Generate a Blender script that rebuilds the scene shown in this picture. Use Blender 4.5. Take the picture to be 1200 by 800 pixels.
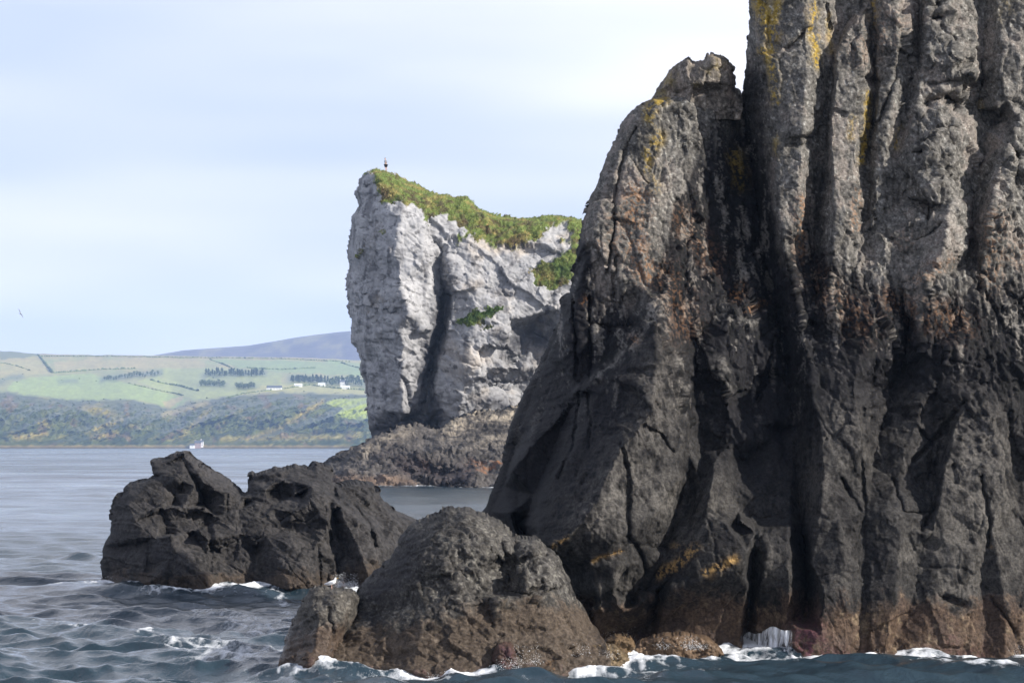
import bpy, bmesh, math, random
import numpy as np
from mathutils import Vector, Matrix
from mathutils.geometry import delaunay_2d_cdt

# ------------------------------------------------------------------ camera, world, sun, exposure
C = bpy.context.scene
for o in list(bpy.data.objects):
    bpy.data.objects.remove(o)
COL = C.collection
F, H, HV = 3333.33, 5.0, 521.0           # focal length in photo pixels, eye height, horizon row
cam_d = bpy.data.cameras.new('camera')
cam = bpy.data.objects.new('camera', cam_d); COL.objects.link(cam)
cam.location = (0, 0, H); cam.rotation_euler = (math.radians(90), 0, 0)
cam_d.lens = 100; cam_d.sensor_width = 36; cam_d.shift_y = (HV - 400) / 1200
cam_d.clip_start = 0.5; cam_d.clip_end = 60000
C.camera = cam
C.view_settings.view_transform = 'Standard'; C.view_settings.look = 'None'
C.view_settings.gamma = 1; C.view_settings.use_curve_mapping = False
C.view_settings.exposure = 0.62
C.cycles.volume_bounces = 1
C.cycles.max_bounces = 6; C.cycles.diffuse_bounces = 3; C.cycles.glossy_bounces = 3

SUN = Vector((0.77, -0.41, 0.50)).normalized()      # towards the sun: right of and behind the boat
sun_el = math.asin(SUN.z); sun_az = math.atan2(SUN.x, SUN.y)
w = bpy.data.worlds.new('World'); C.world = w; w.use_nodes = True
nt = w.node_tree; nt.nodes.clear()
def N(tree, t, **k):
    n = tree.nodes.new(t)
    for a, b in k.items(): setattr(n, a, b)
    return n
wo = N(nt, 'ShaderNodeOutputWorld'); bgs = N(nt, 'ShaderNodeBackground'); bgc = N(nt, 'ShaderNodeBackground')
sky = N(nt, 'ShaderNodeTexSky', sky_type='NISHITA', sun_disc=False, sun_elevation=sun_el, sun_rotation=sun_az,
        air_density=1.0, dust_density=0.6, ozone_density=1.6)
bgs.inputs[1].default_value = 0.055
nt.links.new(sky.outputs[0], bgs.inputs[0])
tc = N(nt, 'ShaderNodeTexCoord'); mp = N(nt, 'ShaderNodeMapping')
mp.inputs['Scale'].default_value = (1.6, 1.6, 9.0); mp.inputs['Location'].default_value = (0.35, 0.1, 0.62)
no = N(nt, 'ShaderNodeTexNoise'); no.inputs['Scale'].default_value = 1.6; no.inputs['Detail'].default_value = 6; no.inputs['Roughness'].default_value = 0.48
cr = N(nt, 'ShaderNodeValToRGB')
cr.color_ramp.elements[0].position = 0.36; cr.color_ramp.elements[0].color = (0.72,)*3 + (1,)
cr.color_ramp.elements[1].position = 0.66; cr.color_ramp.elements[1].color = (1.0,)*3 + (1,)
no2 = N(nt, 'ShaderNodeTexNoise'); no2.inputs['Scale'].default_value = 1.1; no2.inputs['Detail'].default_value = 3
cr2 = N(nt, 'ShaderNodeValToRGB')
cr2.color_ramp.elements[0].position = 0.43; cr2.color_ramp.elements[0].color = (0.64, 0.70, 0.93, 1)
cr2.color_ramp.elements[1].position = 0.57; cr2.color_ramp.elements[1].color = (0.96, 0.945, 0.985, 1)
bgc.inputs[1].default_value = 0.93
mx = N(nt, 'ShaderNodeMixShader')
L = nt.links.new
L(tc.outputs['Generated'], mp.inputs[0]); L(mp.outputs[0], no.inputs[0]); L(no.outputs[0], cr.inputs[0])
L(mp.outputs[0], no2.inputs[0]); L(no2.outputs[0], cr2.inputs[0]); L(cr2.outputs[0], bgc.inputs[0])
sx = N(nt, 'ShaderNodeSeparateXYZ'); L(tc.outputs['Generated'], sx.inputs[0])
el = N(nt, 'ShaderNodeMapRange', interpolation_type='SMOOTHSTEP'); el.inputs[1].default_value = .30; el.inputs[2].default_value = .90; el.inputs[3].default_value = 1.0; el.inputs[4].default_value = .32   # haze and cloud thin out overhead
L(sx.outputs['Z'], el.inputs[0]); em = N(nt, 'ShaderNodeMath', operation='MULTIPLY'); L(cr.outputs[0], em.inputs[0]); L(el.outputs[0], em.inputs[1]); L(em.outputs[0], mx.inputs[0]); L(bgs.outputs[0], mx.inputs[1]); L(bgc.outputs[0], mx.inputs[2]); L(mx.outputs[0], wo.inputs[0])

sl = bpy.data.lights.new('sun', 'SUN'); sl.energy = 5.0; sl.angle = math.radians(0.8); sl.color = (1.0, 0.945, 0.87)
so = bpy.data.objects.new('sun', sl); COL.objects.link(so)
so.rotation_euler = SUN.to_track_quat('Z', 'Y').to_euler(); so.location = (60, -40, 90)

# ------------------------------------------------------------------ noise toolbox
rng = np.random.default_rng(7); random.seed(7)
PERM = rng.permutation(256); PERM = np.concatenate([PERM, PERM, PERM])
GR = rng.normal(size=(256, 3)); GR /= np.linalg.norm(GR, axis=1)[:, None]; GR = GR.astype(np.float32)
def pn(x, y, z):
    x = np.asarray(x, np.float32); y = np.asarray(y, np.float32); z = np.asarray(z, np.float32)
    x, y, z = np.broadcast_arrays(x, y, z)
    xi = np.floor(x).astype(np.int32); yi = np.floor(y).astype(np.int32); zi = np.floor(z).astype(np.int32)
    xf = x - xi; yf = y - yi; zf = z - zi
    xi &= 255; yi &= 255; zi &= 255
    u = xf*xf*xf*(xf*(xf*6-15)+10); v = yf*yf*yf*(yf*(yf*6-15)+10); s = zf*zf*zf*(zf*(zf*6-15)+10)
    out = 0
    for dx in (0, 1):
        wx = u if dx else 1-u
        for dy in (0, 1):
            wy = v if dy else 1-v
            pxy = PERM[PERM[(xi+dx) & 255] + ((yi+dy) & 255)]
            for dz in (0, 1):
                g = GR[PERM[pxy + ((zi+dz) & 255)]]
                out = out + wx*wy*(s if dz else 1-s)*(g[..., 0]*(xf-dx) + g[..., 1]*(yf-dy) + g[..., 2]*(zf-dz))
    return out*1.5
def fbm(x, y, z, o=4, gain=0.5):
    a, f, r = 1.0, 1.0, 0
    for i in range(o):
        r = r + a*pn(x*f+i*17.3, y*f+i*5.1, z*f-i*9.7); a *= gain; f *= 2.03
    return r
def ridged(x, y, z, o=3, gain=0.5):
    a, f, r = 1.0, 1.0, 0
    for i in range(o):
        r = r + a*(1-2*np.abs(pn(x*f+i*11.3, y*f+i*7.1, z*f-i*3.7))); a *= gain; f *= 2.07
    return r
def sstep(a, b, x):
    t = np.clip((x-a)/(b-a), 0, 1); return t*t*(3-2*t)
def worley(x, y, seed=0):
    xi = np.floor(x).astype(np.int32); yi = np.floor(y).astype(np.int32)
    f1 = np.full(x.shape, 9.0, np.float32); f2 = f1.copy()
    idx = np.zeros(x.shape, np.int32); ox = np.zeros(x.shape, np.float32); oy = ox.copy()
    R = np.random.default_rng(seed + 100).random((256, 2)).astype(np.float32)
    for dx in (-1, 0, 1):
        for dy in (-1, 0, 1):
            k = PERM[PERM[(xi+dx) & 255] + ((yi+dy+seed*31) & 255)]
            ex = xi+dx+R[k, 0]-x; ey = yi+dy+R[k, 1]-y
            d = np.sqrt(ex*ex+ey*ey)
            m = d < f1
            f2 = np.where(m, f1, np.minimum(f2, d)); f1 = np.where(m, d, f1)
            idx = np.where(m, k, idx); ox = np.where(m, -ex, ox); oy = np.where(m, -ey, oy)
    return f1, f2, idx, ox, oy
def chisel(x, y, seed, tilt=0.8):
    """planar facets, one per Voronoi cell, and the joints between them"""
    f1, f2, k, ox, oy = worley(x, y, seed)
    T = np.random.default_rng(seed + 500).normal(size=(256, 3)).astype(np.float32)
    return T[k, 0]*0.5 + tilt*(T[k, 1]*ox + T[k, 2]*oy), f2-f1, k
def seg_dist(U, V, pts, lim):
    d = np.full(U.shape, 1e9, np.float32)
    pts = np.array(pts, float)
    bb = (U > pts[:, 0].min()-lim) & (U < pts[:, 0].max()+lim) & (V > pts[:, 1].min()-lim) & (V < pts[:, 1].max()+lim)
    if not bb.any(): return d
    u = U[bb]; v = V[bb]; r = np.full(u.shape, 1e9)
    if len(pts) == 1:
        r = np.hypot(u-pts[0, 0], v-pts[0, 1])
    for a, b in zip(pts[:-1], pts[1:]):
        e = b[:2]-a[:2]; l2 = max((e*e).sum(), 1e-9)
        t = np.clip(((u-a[0])*e[0]+(v-a[1])*e[1])/l2, 0, 1)
        r = np.minimum(r, np.hypot(u-a[0]-t*e[0], v-a[1]-t*e[1]))
    d[bb] = r
    return d
def paint(U, V, strokes):
    f = np.zeros(U.shape, np.float32)
    for pts, r, s in strokes:
        d = seg_dist(U, V, pts, r*3)
        f = np.maximum(f, s*np.exp(-np.minimum(d/r, 9)**2))
    return f
def inpoly(U, V, poly):
    r = np.zeros(U.shape, bool); n = len(poly)
    for i in range(n):
        x1, y1 = poly[i][:2]; x2, y2 = poly[(i+1) % n][:2]
        if y1 == y2: continue
        c = ((y1 > V) != (y2 > V)) & (U < (x2-x1)*(V-y1)/(y2-y1)+x1)
        r ^= c
    return r
def W(u, v, d):
    return np.stack([(u-600)/F*d, d+0*u, H+(HV-v)/F*d], -1)

# ------------------------------------------------------------------ object helpers
def tag(o, label=None, cat=None, group=None, kind=None):
    if label: o['label'] = label
    if cat: o['category'] = cat
    if group: o['group'] = group
    if kind: o['kind'] = kind
    return o
def empty(name, loc=(0, 0, 0), rz=0):
    o = bpy.data.objects.new(name, None); COL.objects.link(o)
    o.location = loc; o.rotation_euler = (0, 0, rz); o.empty_display_size = 0.3
    return o
def mesh_np(name, verts, faces, mat, parent=None, col=None, smooth=True, loc=None):
    """faces: (n,3) or (n,4) int array, or list of such arrays"""
    me = bpy.data.meshes.new(name)
    fl = faces if isinstance(faces, list) else [faces]
    fl = [np.asarray(f, np.int32) for f in fl if len(f)]
    verts = np.asarray(verts, np.float32)
    tot = sum(f.size for f in fl); nf = sum(len(f) for f in fl)
    me.vertices.add(len(verts)); me.vertices.foreach_set('co', verts.ravel())
    me.loops.add(tot); me.polygons.add(nf)
    me.loops.foreach_set('vertex_index', np.concatenate([f.ravel() for f in fl]))
    ln = np.concatenate([np.full(len(f), f.shape[1], np.int32) for f in fl])
    me.polygons.foreach_set('loop_start', np.concatenate([[0], np.cumsum(ln)[:-1]]).astype(np.int32))
    me.polygons.foreach_set('loop_total', ln)
    me.polygons.foreach_set('use_smooth', np.full(nf, smooth, bool))
    me.update(calc_edges=True); me.validate()
    if col is not None:
        a = me.color_attributes.new('Col', 'FLOAT_COLOR', 'POINT')
        c = np.ones((len(verts), 4), np.float32); c[:, :col.shape[1]] = col
        a.data.foreach_set('color', c.ravel())
    if mat: me.materials.append(mat)
    o = bpy.data.objects.new(name, me); COL.objects.link(o)
    if parent: o.parent = parent
    if loc is not None: o.location = loc
    return o
def new_mat(name):
    m = bpy.data.materials.new(name); m.use_nodes = True
    t = m.node_tree; b = t.nodes['Principled BSDF']
    return m, t, b
def simple(name, col, rough=0.7, var=0.15, scale=4.0, spec=0.3):
    m, t, b = new_mat(name)
    tcn = N(t, 'ShaderNodeTexCoord'); n = N(t, 'ShaderNodeTexNoise'); n.inputs['Scale'].default_value = scale; n.inputs['Detail'].default_value = 4
    r = N(t, 'ShaderNodeValToRGB')
    r.color_ramp.elements[0].position = 0.3; r.color_ramp.elements[1].position = 0.7
    r.color_ramp.elements[0].color = tuple(c*(1-var) for c in col)+(1,); r.color_ramp.elements[1].color = tuple(min(1, c*(1+var)) for c in col)+(1,)
    t.links.new(tcn.outputs['Object'], n.inputs[0]); t.links.new(n.outputs[0], r.inputs[0]); t.links.new(r.outputs[0], b.inputs['Base Color'])
    b.inputs['Roughness'].default_value = rough; b.inputs['Specular IOR Level'].default_value = spec
    return m
def rock_mat(name, s1, s2, bump=0.6, dist=0.03, var=(0.62, 1.4), spec=0.10):
    """base colour from the mineral / lichen map with painted light and shade held in Col, alpha = wetness; grain and pits from noise"""
    m, t, b = new_mat(name); l = t.links.new
    at = N(t, 'ShaderNodeAttribute', attribute_name='Col')
    tcn = N(t, 'ShaderNodeTexCoord')
    n1 = N(t, 'ShaderNodeTexNoise'); n1.inputs['Scale'].default_value = s1; n1.inputs['Detail'].default_value = 7; n1.inputs['Roughness'].default_value = 0.65
    n2 = N(t, 'ShaderNodeTexVoronoi'); n2.inputs['Scale'].default_value = s2
    l(tcn.outputs['Object'], n1.inputs[0]); l(tcn.outputs['Object'], n2.inputs['Vector'])
    mr = N(t, 'ShaderNodeMapRange'); mr.inputs[1].default_value = 0.3; mr.inputs[2].default_value = 0.7; mr.inputs[3].default_value = var[0]; mr.inputs[4].default_value = var[1]
    l(n1.outputs[0], mr.inputs[0])
    mu = N(t, 'ShaderNodeVectorMath', operation='SCALE'); l(at.outputs['Color'], mu.inputs[0]); l(mr.outputs[0], mu.inputs['Scale'])
    l(mu.outputs[0], b.inputs['Base Color'])
    rr = N(t, 'ShaderNodeMapRange'); rr.inputs[3].default_value = 0.88; rr.inputs[4].default_value = 0.34
    l(at.outputs['Alpha'], rr.inputs[0]); l(rr.outputs[0], b.inputs['Roughness'])
    b.inputs['Specular IOR Level'].default_value = spec
    ad = N(t, 'ShaderNodeMath', operation='ADD'); sc = N(t, 'ShaderNodeMath', operation='MULTIPLY'); sc.inputs[1].default_value = 0.35
    l(n2.outputs['Distance'], sc.inputs[0]); l(sc.outputs[0], ad.inputs[0]); l(n1.outputs[0], ad.inputs[1])
    bp = N(t, 'ShaderNodeBump'); bp.inputs['Strength'].default_value = bump; bp.inputs['Distance'].default_value = dist
    l(ad.outputs[0], bp.inputs['Height']); l(bp.outputs[0], b.inputs['Normal'])
    return m

# ------------------------------------------------------------------ the rock sculptor
WATERLINE = []        # points where rock meets the sea, used for surf
def axis(lo, hi, fl, fh, step):
    """fine samples in [fl,fh], growing steps outside"""
    mid = list(np.arange(fl, fh+1e-6, step)); a = []; s = step; x = fl
    while x > lo: s = min(s*1.35, 14); x -= s; a.append(x)
    b = []; s = step; x = mid[-1]
    while x < hi: s = min(s*1.35, 14); x += s; b.append(x)
    return np.array(a[::-1]+mid+b)
def facet_field(lines, bbox, step=2.0):
    """ridge and groove lines with a depth at each corner -> planes between them"""
    pts = []; edges = []
    for ln in lines:
        for i, p in enumerate(ln):
            if i: edges.append((len(pts)-1, len(pts)))
            pts.append(p)
    P = np.array(pts, float)
    x0, y0, x1, y1 = bbox
    ex = []
    for i in range(9):
        t = i/8
        ex += [(x0-40+t*(x1-x0+80), y0-40), (x0-40+t*(x1-x0+80), y1+40), (x0-40, y0-40+t*(y1-y0+80)), (x1+40, y0-40+t*(y1-y0+80))]
    for e in ex:
        j = np.argmin((P[:, 0]-e[0])**2+(P[:, 1]-e[1])**2)
        pts.append((e[0], e[1], P[j, 2]))
    vv = [Vector((p[0], p[1])) for p in pts]
    ov, oe, of, orv, _, _ = delaunay_2d_cdt(vv, edges, [], 0, 1e-4)
    dep = []
    A = np.array(pts, float)
    for v, o in zip(ov, orv):
        if o: dep.append(np.mean([A[k, 2] for k in o]))
        else:
            dd = (A[:, 0]-v.x)**2+(A[:, 1]-v.y)**2+1e-6; wts = 1/dd**2
            dep.append((A[:, 2]*wts).sum()/wts.sum())
    gx = np.arange(x0-40, x1+41, step); gy = np.arange(y0-40, y1+41, step)
    G = np.zeros((len(gy), len(gx)), np.float32)
    for f in of:
        (ax, ay), (bx, by), (cx, cy) = [(ov[k].x, ov[k].y) for k in f[:3]]
        den = (by-cy)*(ax-cx)+(cx-bx)*(ay-cy)
        if abs(den) < 1e-9: continue
        i0 = max(int((min(ax, bx, cx)-gx[0])/step), 0); i1 = min(int((max(ax, bx, cx)-gx[0])/step)+2, len(gx))
        j0 = max(int((min(ay, by, cy)-gy[0])/step), 0); j1 = min(int((max(ay, by, cy)-gy[0])/step)+2, len(gy))
        X, Y = np.meshgrid(gx[i0:i1], gy[j0:j1])
        l1 = ((by-cy)*(X-cx)+(cx-bx)*(Y-cy))/den; l2 = ((cy-ay)*(X-cx)+(ax-cx)*(Y-cy))/den; l3 = 1-l1-l2
        m = (l1 > -1e-4) & (l2 > -1e-4) & (l3 > -1e-4)
        G[j0:j1, i0:i1][m] = (l1*dep[f[0]]+l2*dep[f[1]]+l3*dep[f[2]])[m]
    def sample(u, v):
        a = np.clip((u-gx[0])/step, 0, len(gx)-1.001); b = np.clip((v-gy[0])/step, 0, len(gy)-1.001)
        i = a.astype(int); j = b.astype(int); a = a-i; b = b-j
        return G[j, i]*(1-a)*(1-b)+G[j, i+1]*a*(1-b)+G[j+1, i]*(1-a)*b+G[j+1, i+1]*a*b
    return sample
def relief(name, outline, D0, lines, mat, sculpt, colour, step=1.3, fine=None, tilt=None, warp=4.0, wscale=25.0,
           edge=(22, 1.2), nosil=800, grooves=(), back=6.0, parts=(), parent=None, root=None, jag=1.6, label=None, seed=0, body='rock_face', extra=None, ring=None, gain=1.0):
    px = F/D0
    ol = []
    n = len(outline)
    for i in range(n):                                   # roughened outline
        a = np.array(outline[i][:2], float); b = np.array(outline[(i+1) % n][:2], float)
        k = max(int(np.hypot(*(b-a))/2.5), 1)
        for j in range(k): ol.append(a+(b-a)*j/k)
    ol = np.array(ol)
    nx = fbm(ol[:, 0]/11+seed, ol[:, 1]/11, np.full(len(ol), 3.1), 3, 0.6); ny = fbm(ol[:, 0]/11+50, ol[:, 1]/11+seed, np.full(len(ol), 8.1), 3, 0.6)
    ol = ol+np.stack([nx, ny], -1)*jag*1.3
    x0, y0 = ol.min(0); x1, y1 = ol.max(0)
    fx0, fy0, fx1, fy1 = fine or (x0-3, y0-3, x1+3, y1+3)
    ua = axis(x0-3, x1+3, max(x0-3, fx0), min(x1+3, fx1), step); va = axis(y0-3, y1+3, max(y0-3, fy0), min(y1+3, fy1), step)
    U, V = np.meshgrid(ua, va)
    cu = (U[:-1, :-1]+U[1:, 1:])/2; cv = (V[:-1, :-1]+V[1:, 1:])/2
    keep = inpoly(cu, cv, ol)
    # vertices on the border are pulled on to the outline
    pad = np.pad(keep, 1)
    cnt = pad[:-1, :-1].astype(int)+pad[1:, :-1]+pad[:-1, 1:]+pad[1:, 1:]
    bj, bi = np.nonzero((cnt > 0) & (cnt < 4))
    bu = U[bj, bi]; bv = V[bj, bi]
    best = np.full(len(bu), 1e9); tu = bu.copy(); tv = bv.copy()
    for s in range(len(ol)):
        a = ol[s]; b = ol[(s+1) % len(ol)]; e = b-a; l2 = max(e@e, 1e-9)
        t = np.clip(((bu-a[0])*e[0]+(bv-a[1])*e[1])/l2, 0, 1)
        qx = a[0]+t*e[0]; qy = a[1]+t*e[1]; d = np.hypot(bu-qx, bv-qy)
        m = d < best; best[m] = d[m]; tu[m] = qx[m]; tv[m] = qy[m]
    lim = 1.4*np.maximum(step, np.maximum(np.gradient(ua)[bi], np.gradient(va)[bj]))
    m = best < lim; U[bj[m], bi[m]] = tu[m]; V[bj[m], bi[m]] = tv[m]
    # depth
    wu = U+warp*fbm(U/wscale, V/wscale, np.full(U.shape, 1.7+seed), 4, 0.55); wv = V+warp*fbm(U/wscale+40, V/wscale, np.full(U.shape, 6.7+seed), 4, 0.55)
    S = facet_field([[(p[0], p[1], p[2]*gain) for p in ln] for ln in lines], (x0, y0, x1, y1))
    d = S(wu, wv)
    if tilt: d = d+np.interp(V, [t[0] for t in tilt], [t[1] for t in tilt])
    if extra: d = d+extra(U, V)
    for pts, gw, gd in grooves:
        dd = seg_dist(wu, wv, pts, gw*4)
        d = d+gd*np.exp(-np.minimum(dd/gw, 6)**1.6)
    if edge:
        sil = [p for p in ol if p[1] < nosil]
        ed = np.full(U.shape, 1e9)
        pts = np.array(ol)
        # distance to the visible outline only
        runs = []; cur = []
        for p in np.vstack([pts, pts[:1]]):
            if p[1] < nosil: cur.append(p)
            else:
                if len(cur) > 1: runs.append(cur)
                cur = []
        if len(cur) > 1: runs.append(cur)
        for r in runs:
            rr = r[::2] if len(r) > 4 else r
            for k in range(0, len(rr), 12): ed = np.minimum(ed, seg_dist(U, V, rr[k:k+13], edge[0]*1.1))
        t = 1-np.clip(ed/edge[0], 0, 1)
        d = d+edge[1]*(1-np.sqrt(np.maximum(1-t*t, 0)))
    D = D0+d
    P = W(U, V, D)
    gu = np.gradient(P, axis=1); gv = np.gradient(P, axis=0)
    Nn = np.cross(gv, gu); Nn /= np.maximum(np.linalg.norm(Nn, axis=-1, keepdims=True), 1e-9)
    s = np.sign((Nn*np.array([0, -1, 0.0])).sum(-1)); s[s == 0] = 1
    Nn *= s[..., None]
    disp = sculpt(U, V, P, wu, wv)
    Ny0 = Nn[..., 1]
    Nn = 0.75*Nn+0.25*np.array([0, -1, 0]);
    disp = disp*np.clip(np.abs(Ny0)*1.9, .22, 1)            # walls seen edge-on stay smooth
    P = P+Nn*disp[..., None]
    gu = np.gradient(P, axis=1); gv = np.gradient(P, axis=0)
    col = colour(U, V, P, wu, wv)
    wl = (np.abs(P[..., 2]-0.05) < 0.10) & (cnt > 0)
    WATERLINE.append(P[wl][:, :2])
    # faces, split into parts along the joints
    h, wd = U.shape
    idg = np.arange(h*wd).reshape(h, wd)
    lab = np.full(keep.shape, -1)
    cwu = (wu[:-1, :-1]+wu[1:, 1:])/2; cwv = (wv[:-1, :-1]+wv[1:, 1:])/2
    for k, (pname, poly) in reversed(list(enumerate(parts))):
        lab[inpoly(cwu, cwv, poly)] = k
    quads = np.stack([idg[:-1, :-1], idg[1:, :-1], idg[1:, 1:], idg[:-1, 1:]], -1)
    PV = P.reshape(-1, 3); CV = col.reshape(-1, col.shape[-1]); UV = np.stack([U, V], -1).reshape(-1, 2)
    objs = []
    for k in [-1]+list(range(len(parts))):
        q = quads[keep & (lab == k)]
        if len(q) < 4: continue
        vs = PV; cs = CV; fl = [q]
        if k == -1:
            # back: carry the border away from the viewer and close it
            e = quads[keep]
            ed = np.concatenate([e[:, [0, 1]], e[:, [1, 2]], e[:, [2, 3]], e[:, [3, 0]]])
            key = np.sort(ed, 1); kk = key[:, 0].astype(np.int64)*h*wd+key[:, 1]
            _, first, c = np.unique(kk, return_index=True, return_counts=True)
            bd = ed[first[c == 1]]
            bvid = np.unique(bd); mp_ = np.full(h*wd, -1); 
            cen = np.array([UV[bvid, 0].mean(), UV[bvid, 1].mean()])
            base = PV[bvid]; prev = bvid; tot = len(PV)
            for sc_, bk in (ring or ((0.998, 0.12), (0.985, 0.45), (0.93, 1.0))):
                q0 = base.copy()
                q0 *= (1+bk*back/D0)                     # pushed back along the line of sight ...
                cc = W(cen[0], cen[1], D0+bk*back)
                q0[:, [0, 2]] = cc[[0, 2]]+(q0[:, [0, 2]]-cc[[0, 2]])*sc_   # ... and drawn in
                q0[:, 1] += rng.normal(size=len(q0))*0.02*back
                vs = np.vstack([vs, q0]); cs = np.vstack([cs, CV[bvid]])
                new = np.arange(tot, tot+len(bvid)); tot += len(bvid)
                m1 = np.full(tot, -1); m1[bvid] = prev; m2 = np.full(tot, -1); m2[bvid] = new
                fl.append(np.stack([m1[bd[:, 1]], m1[bd[:, 0]], m2[bd[:, 0]], m2[bd[:, 1]]], -1)); prev = new
            vs = np.vstack([vs, W(cen[0], cen[1], D0+back*1.25)[None]]); cs = np.vstack([cs, CV[bvid[:1]]])
            m2 = np.full(tot, -1); m2[bvid] = prev
            fl.append(np.stack([m2[bd[:, 1]], m2[bd[:, 0]], np.full(len(bd), tot)], -1))
        used = np.unique(np.concatenate([f.ravel() for f in fl]))
        rm = np.full(len(vs), -1); rm[used] = np.arange(len(used))
        o = mesh_np(body if k == -1 else parts[k][0], vs[used]-(np.array(root.location) if root else 0), [rm[f] for f in fl], mat, root, cs[used])
        objs.append(o)
    return objs, S, (P, U, V, keep)

# ------------------------------------------------------------------ materials
M_rock = rock_mat('basalt', 15.0, 34.0, 0.8, 0.025, (.30, 1.36))
M_far = rock_mat('limestone', 1.1, 2.4, 0.5, 0.25, (0.66, 1.02))
M_isle = rock_mat('wet_basalt', 9.0, 22.0, 0.7, 0.04, (0.4, 1.25), 0.14)
M_reef = rock_mat('reef_rock', 1.6, 3.5, 0.7, 0.25, (0.5, 1.15))

def mixc(col, c, f):
    f = np.clip(f, 0, 1)[..., None]
    return col*(1-f)+np.array(c)*f

# ------------------------------------------------------------------ the near sea stack
TILT = [(-260, 7.2), (-150, 6.7), (0, 5.9), (180, 5.0), (340, 3.9), (420, 3.0), (500, 2.3), (600, 1.4), (700, .9), (770, .5), (830, .2)]
stack = empty('sea_stack', (6.5, 70, 0))
tag(stack, 'tall dark basalt sea stack with lichen streaked pillars filling the right side', 'sea stack')
ST_OUT = [(884, -225), (960, -240), (1040, -222), (1110, -245), (1200, -228), (1330, -215), (1400, -160), (1432, 0), (1450, 300), (1462, 600), (1470, 830),
          (1200, 830), (900, 830), (640, 830), (590, 810), (560, 700), (556, 640), (562, 604), (568, 598), (578, 572), (588, 545), (593, 515), (600, 492), (605, 480), (625, 440), (640, 410), (650, 384), (655, 378),
          (657, 350), (667, 345), (676, 300), (683, 262), (690, 235), (700, 215), (715, 175), (730, 142), (745, 125), (756, 121), (768, 115), (790, 112), (820, 111), (846, 110), (869, 112),
          (872, 100), (874, 72), (876, 45), (879, 20), (878, 0), (880, -90)]
g2 = [(996, -230, .7), (995, -100, .8), (993, 20, 1), (989, 31, 1), (977, 60, .8), (974, 110, .9), (966, 160, 1.1), (961, 200, 1.2), (953, 250, 1.3), (952, 300, 1.3), (953, 350, 1.2), (956, 395, .9)]
g3 = [(1020, -230, .5), (1022, -100, .5), (1022, 0, .8), (1024, 60, .8), (1026, 95, .8), (1024, 130, .9), (1019, 175, .9), (1016, 230, .8), (1009, 275, .5), (1000, 330, .2)]
g4 = [(1078, -230, .5), (1077, -100, .5), (1077, 0, .7), (1075, 70, .8), (1069, 85, .7), (1063, 110, .6), (1058, 150, .5), (1050, 190, .4), (1047, 230, .4)]
g5 = [(1152, -230, .6), (1152, -100, .7), (1152, 0, .9), (1152, 40, .9), (1151, 80, .9), (1147, 104, 1.1), (1144, 128, 1.1), (1153, 152, 1.1), (1148, 195, .9), (1141, 230, .9), (1137, 270, .8), (1139, 305, .6)]
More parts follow.
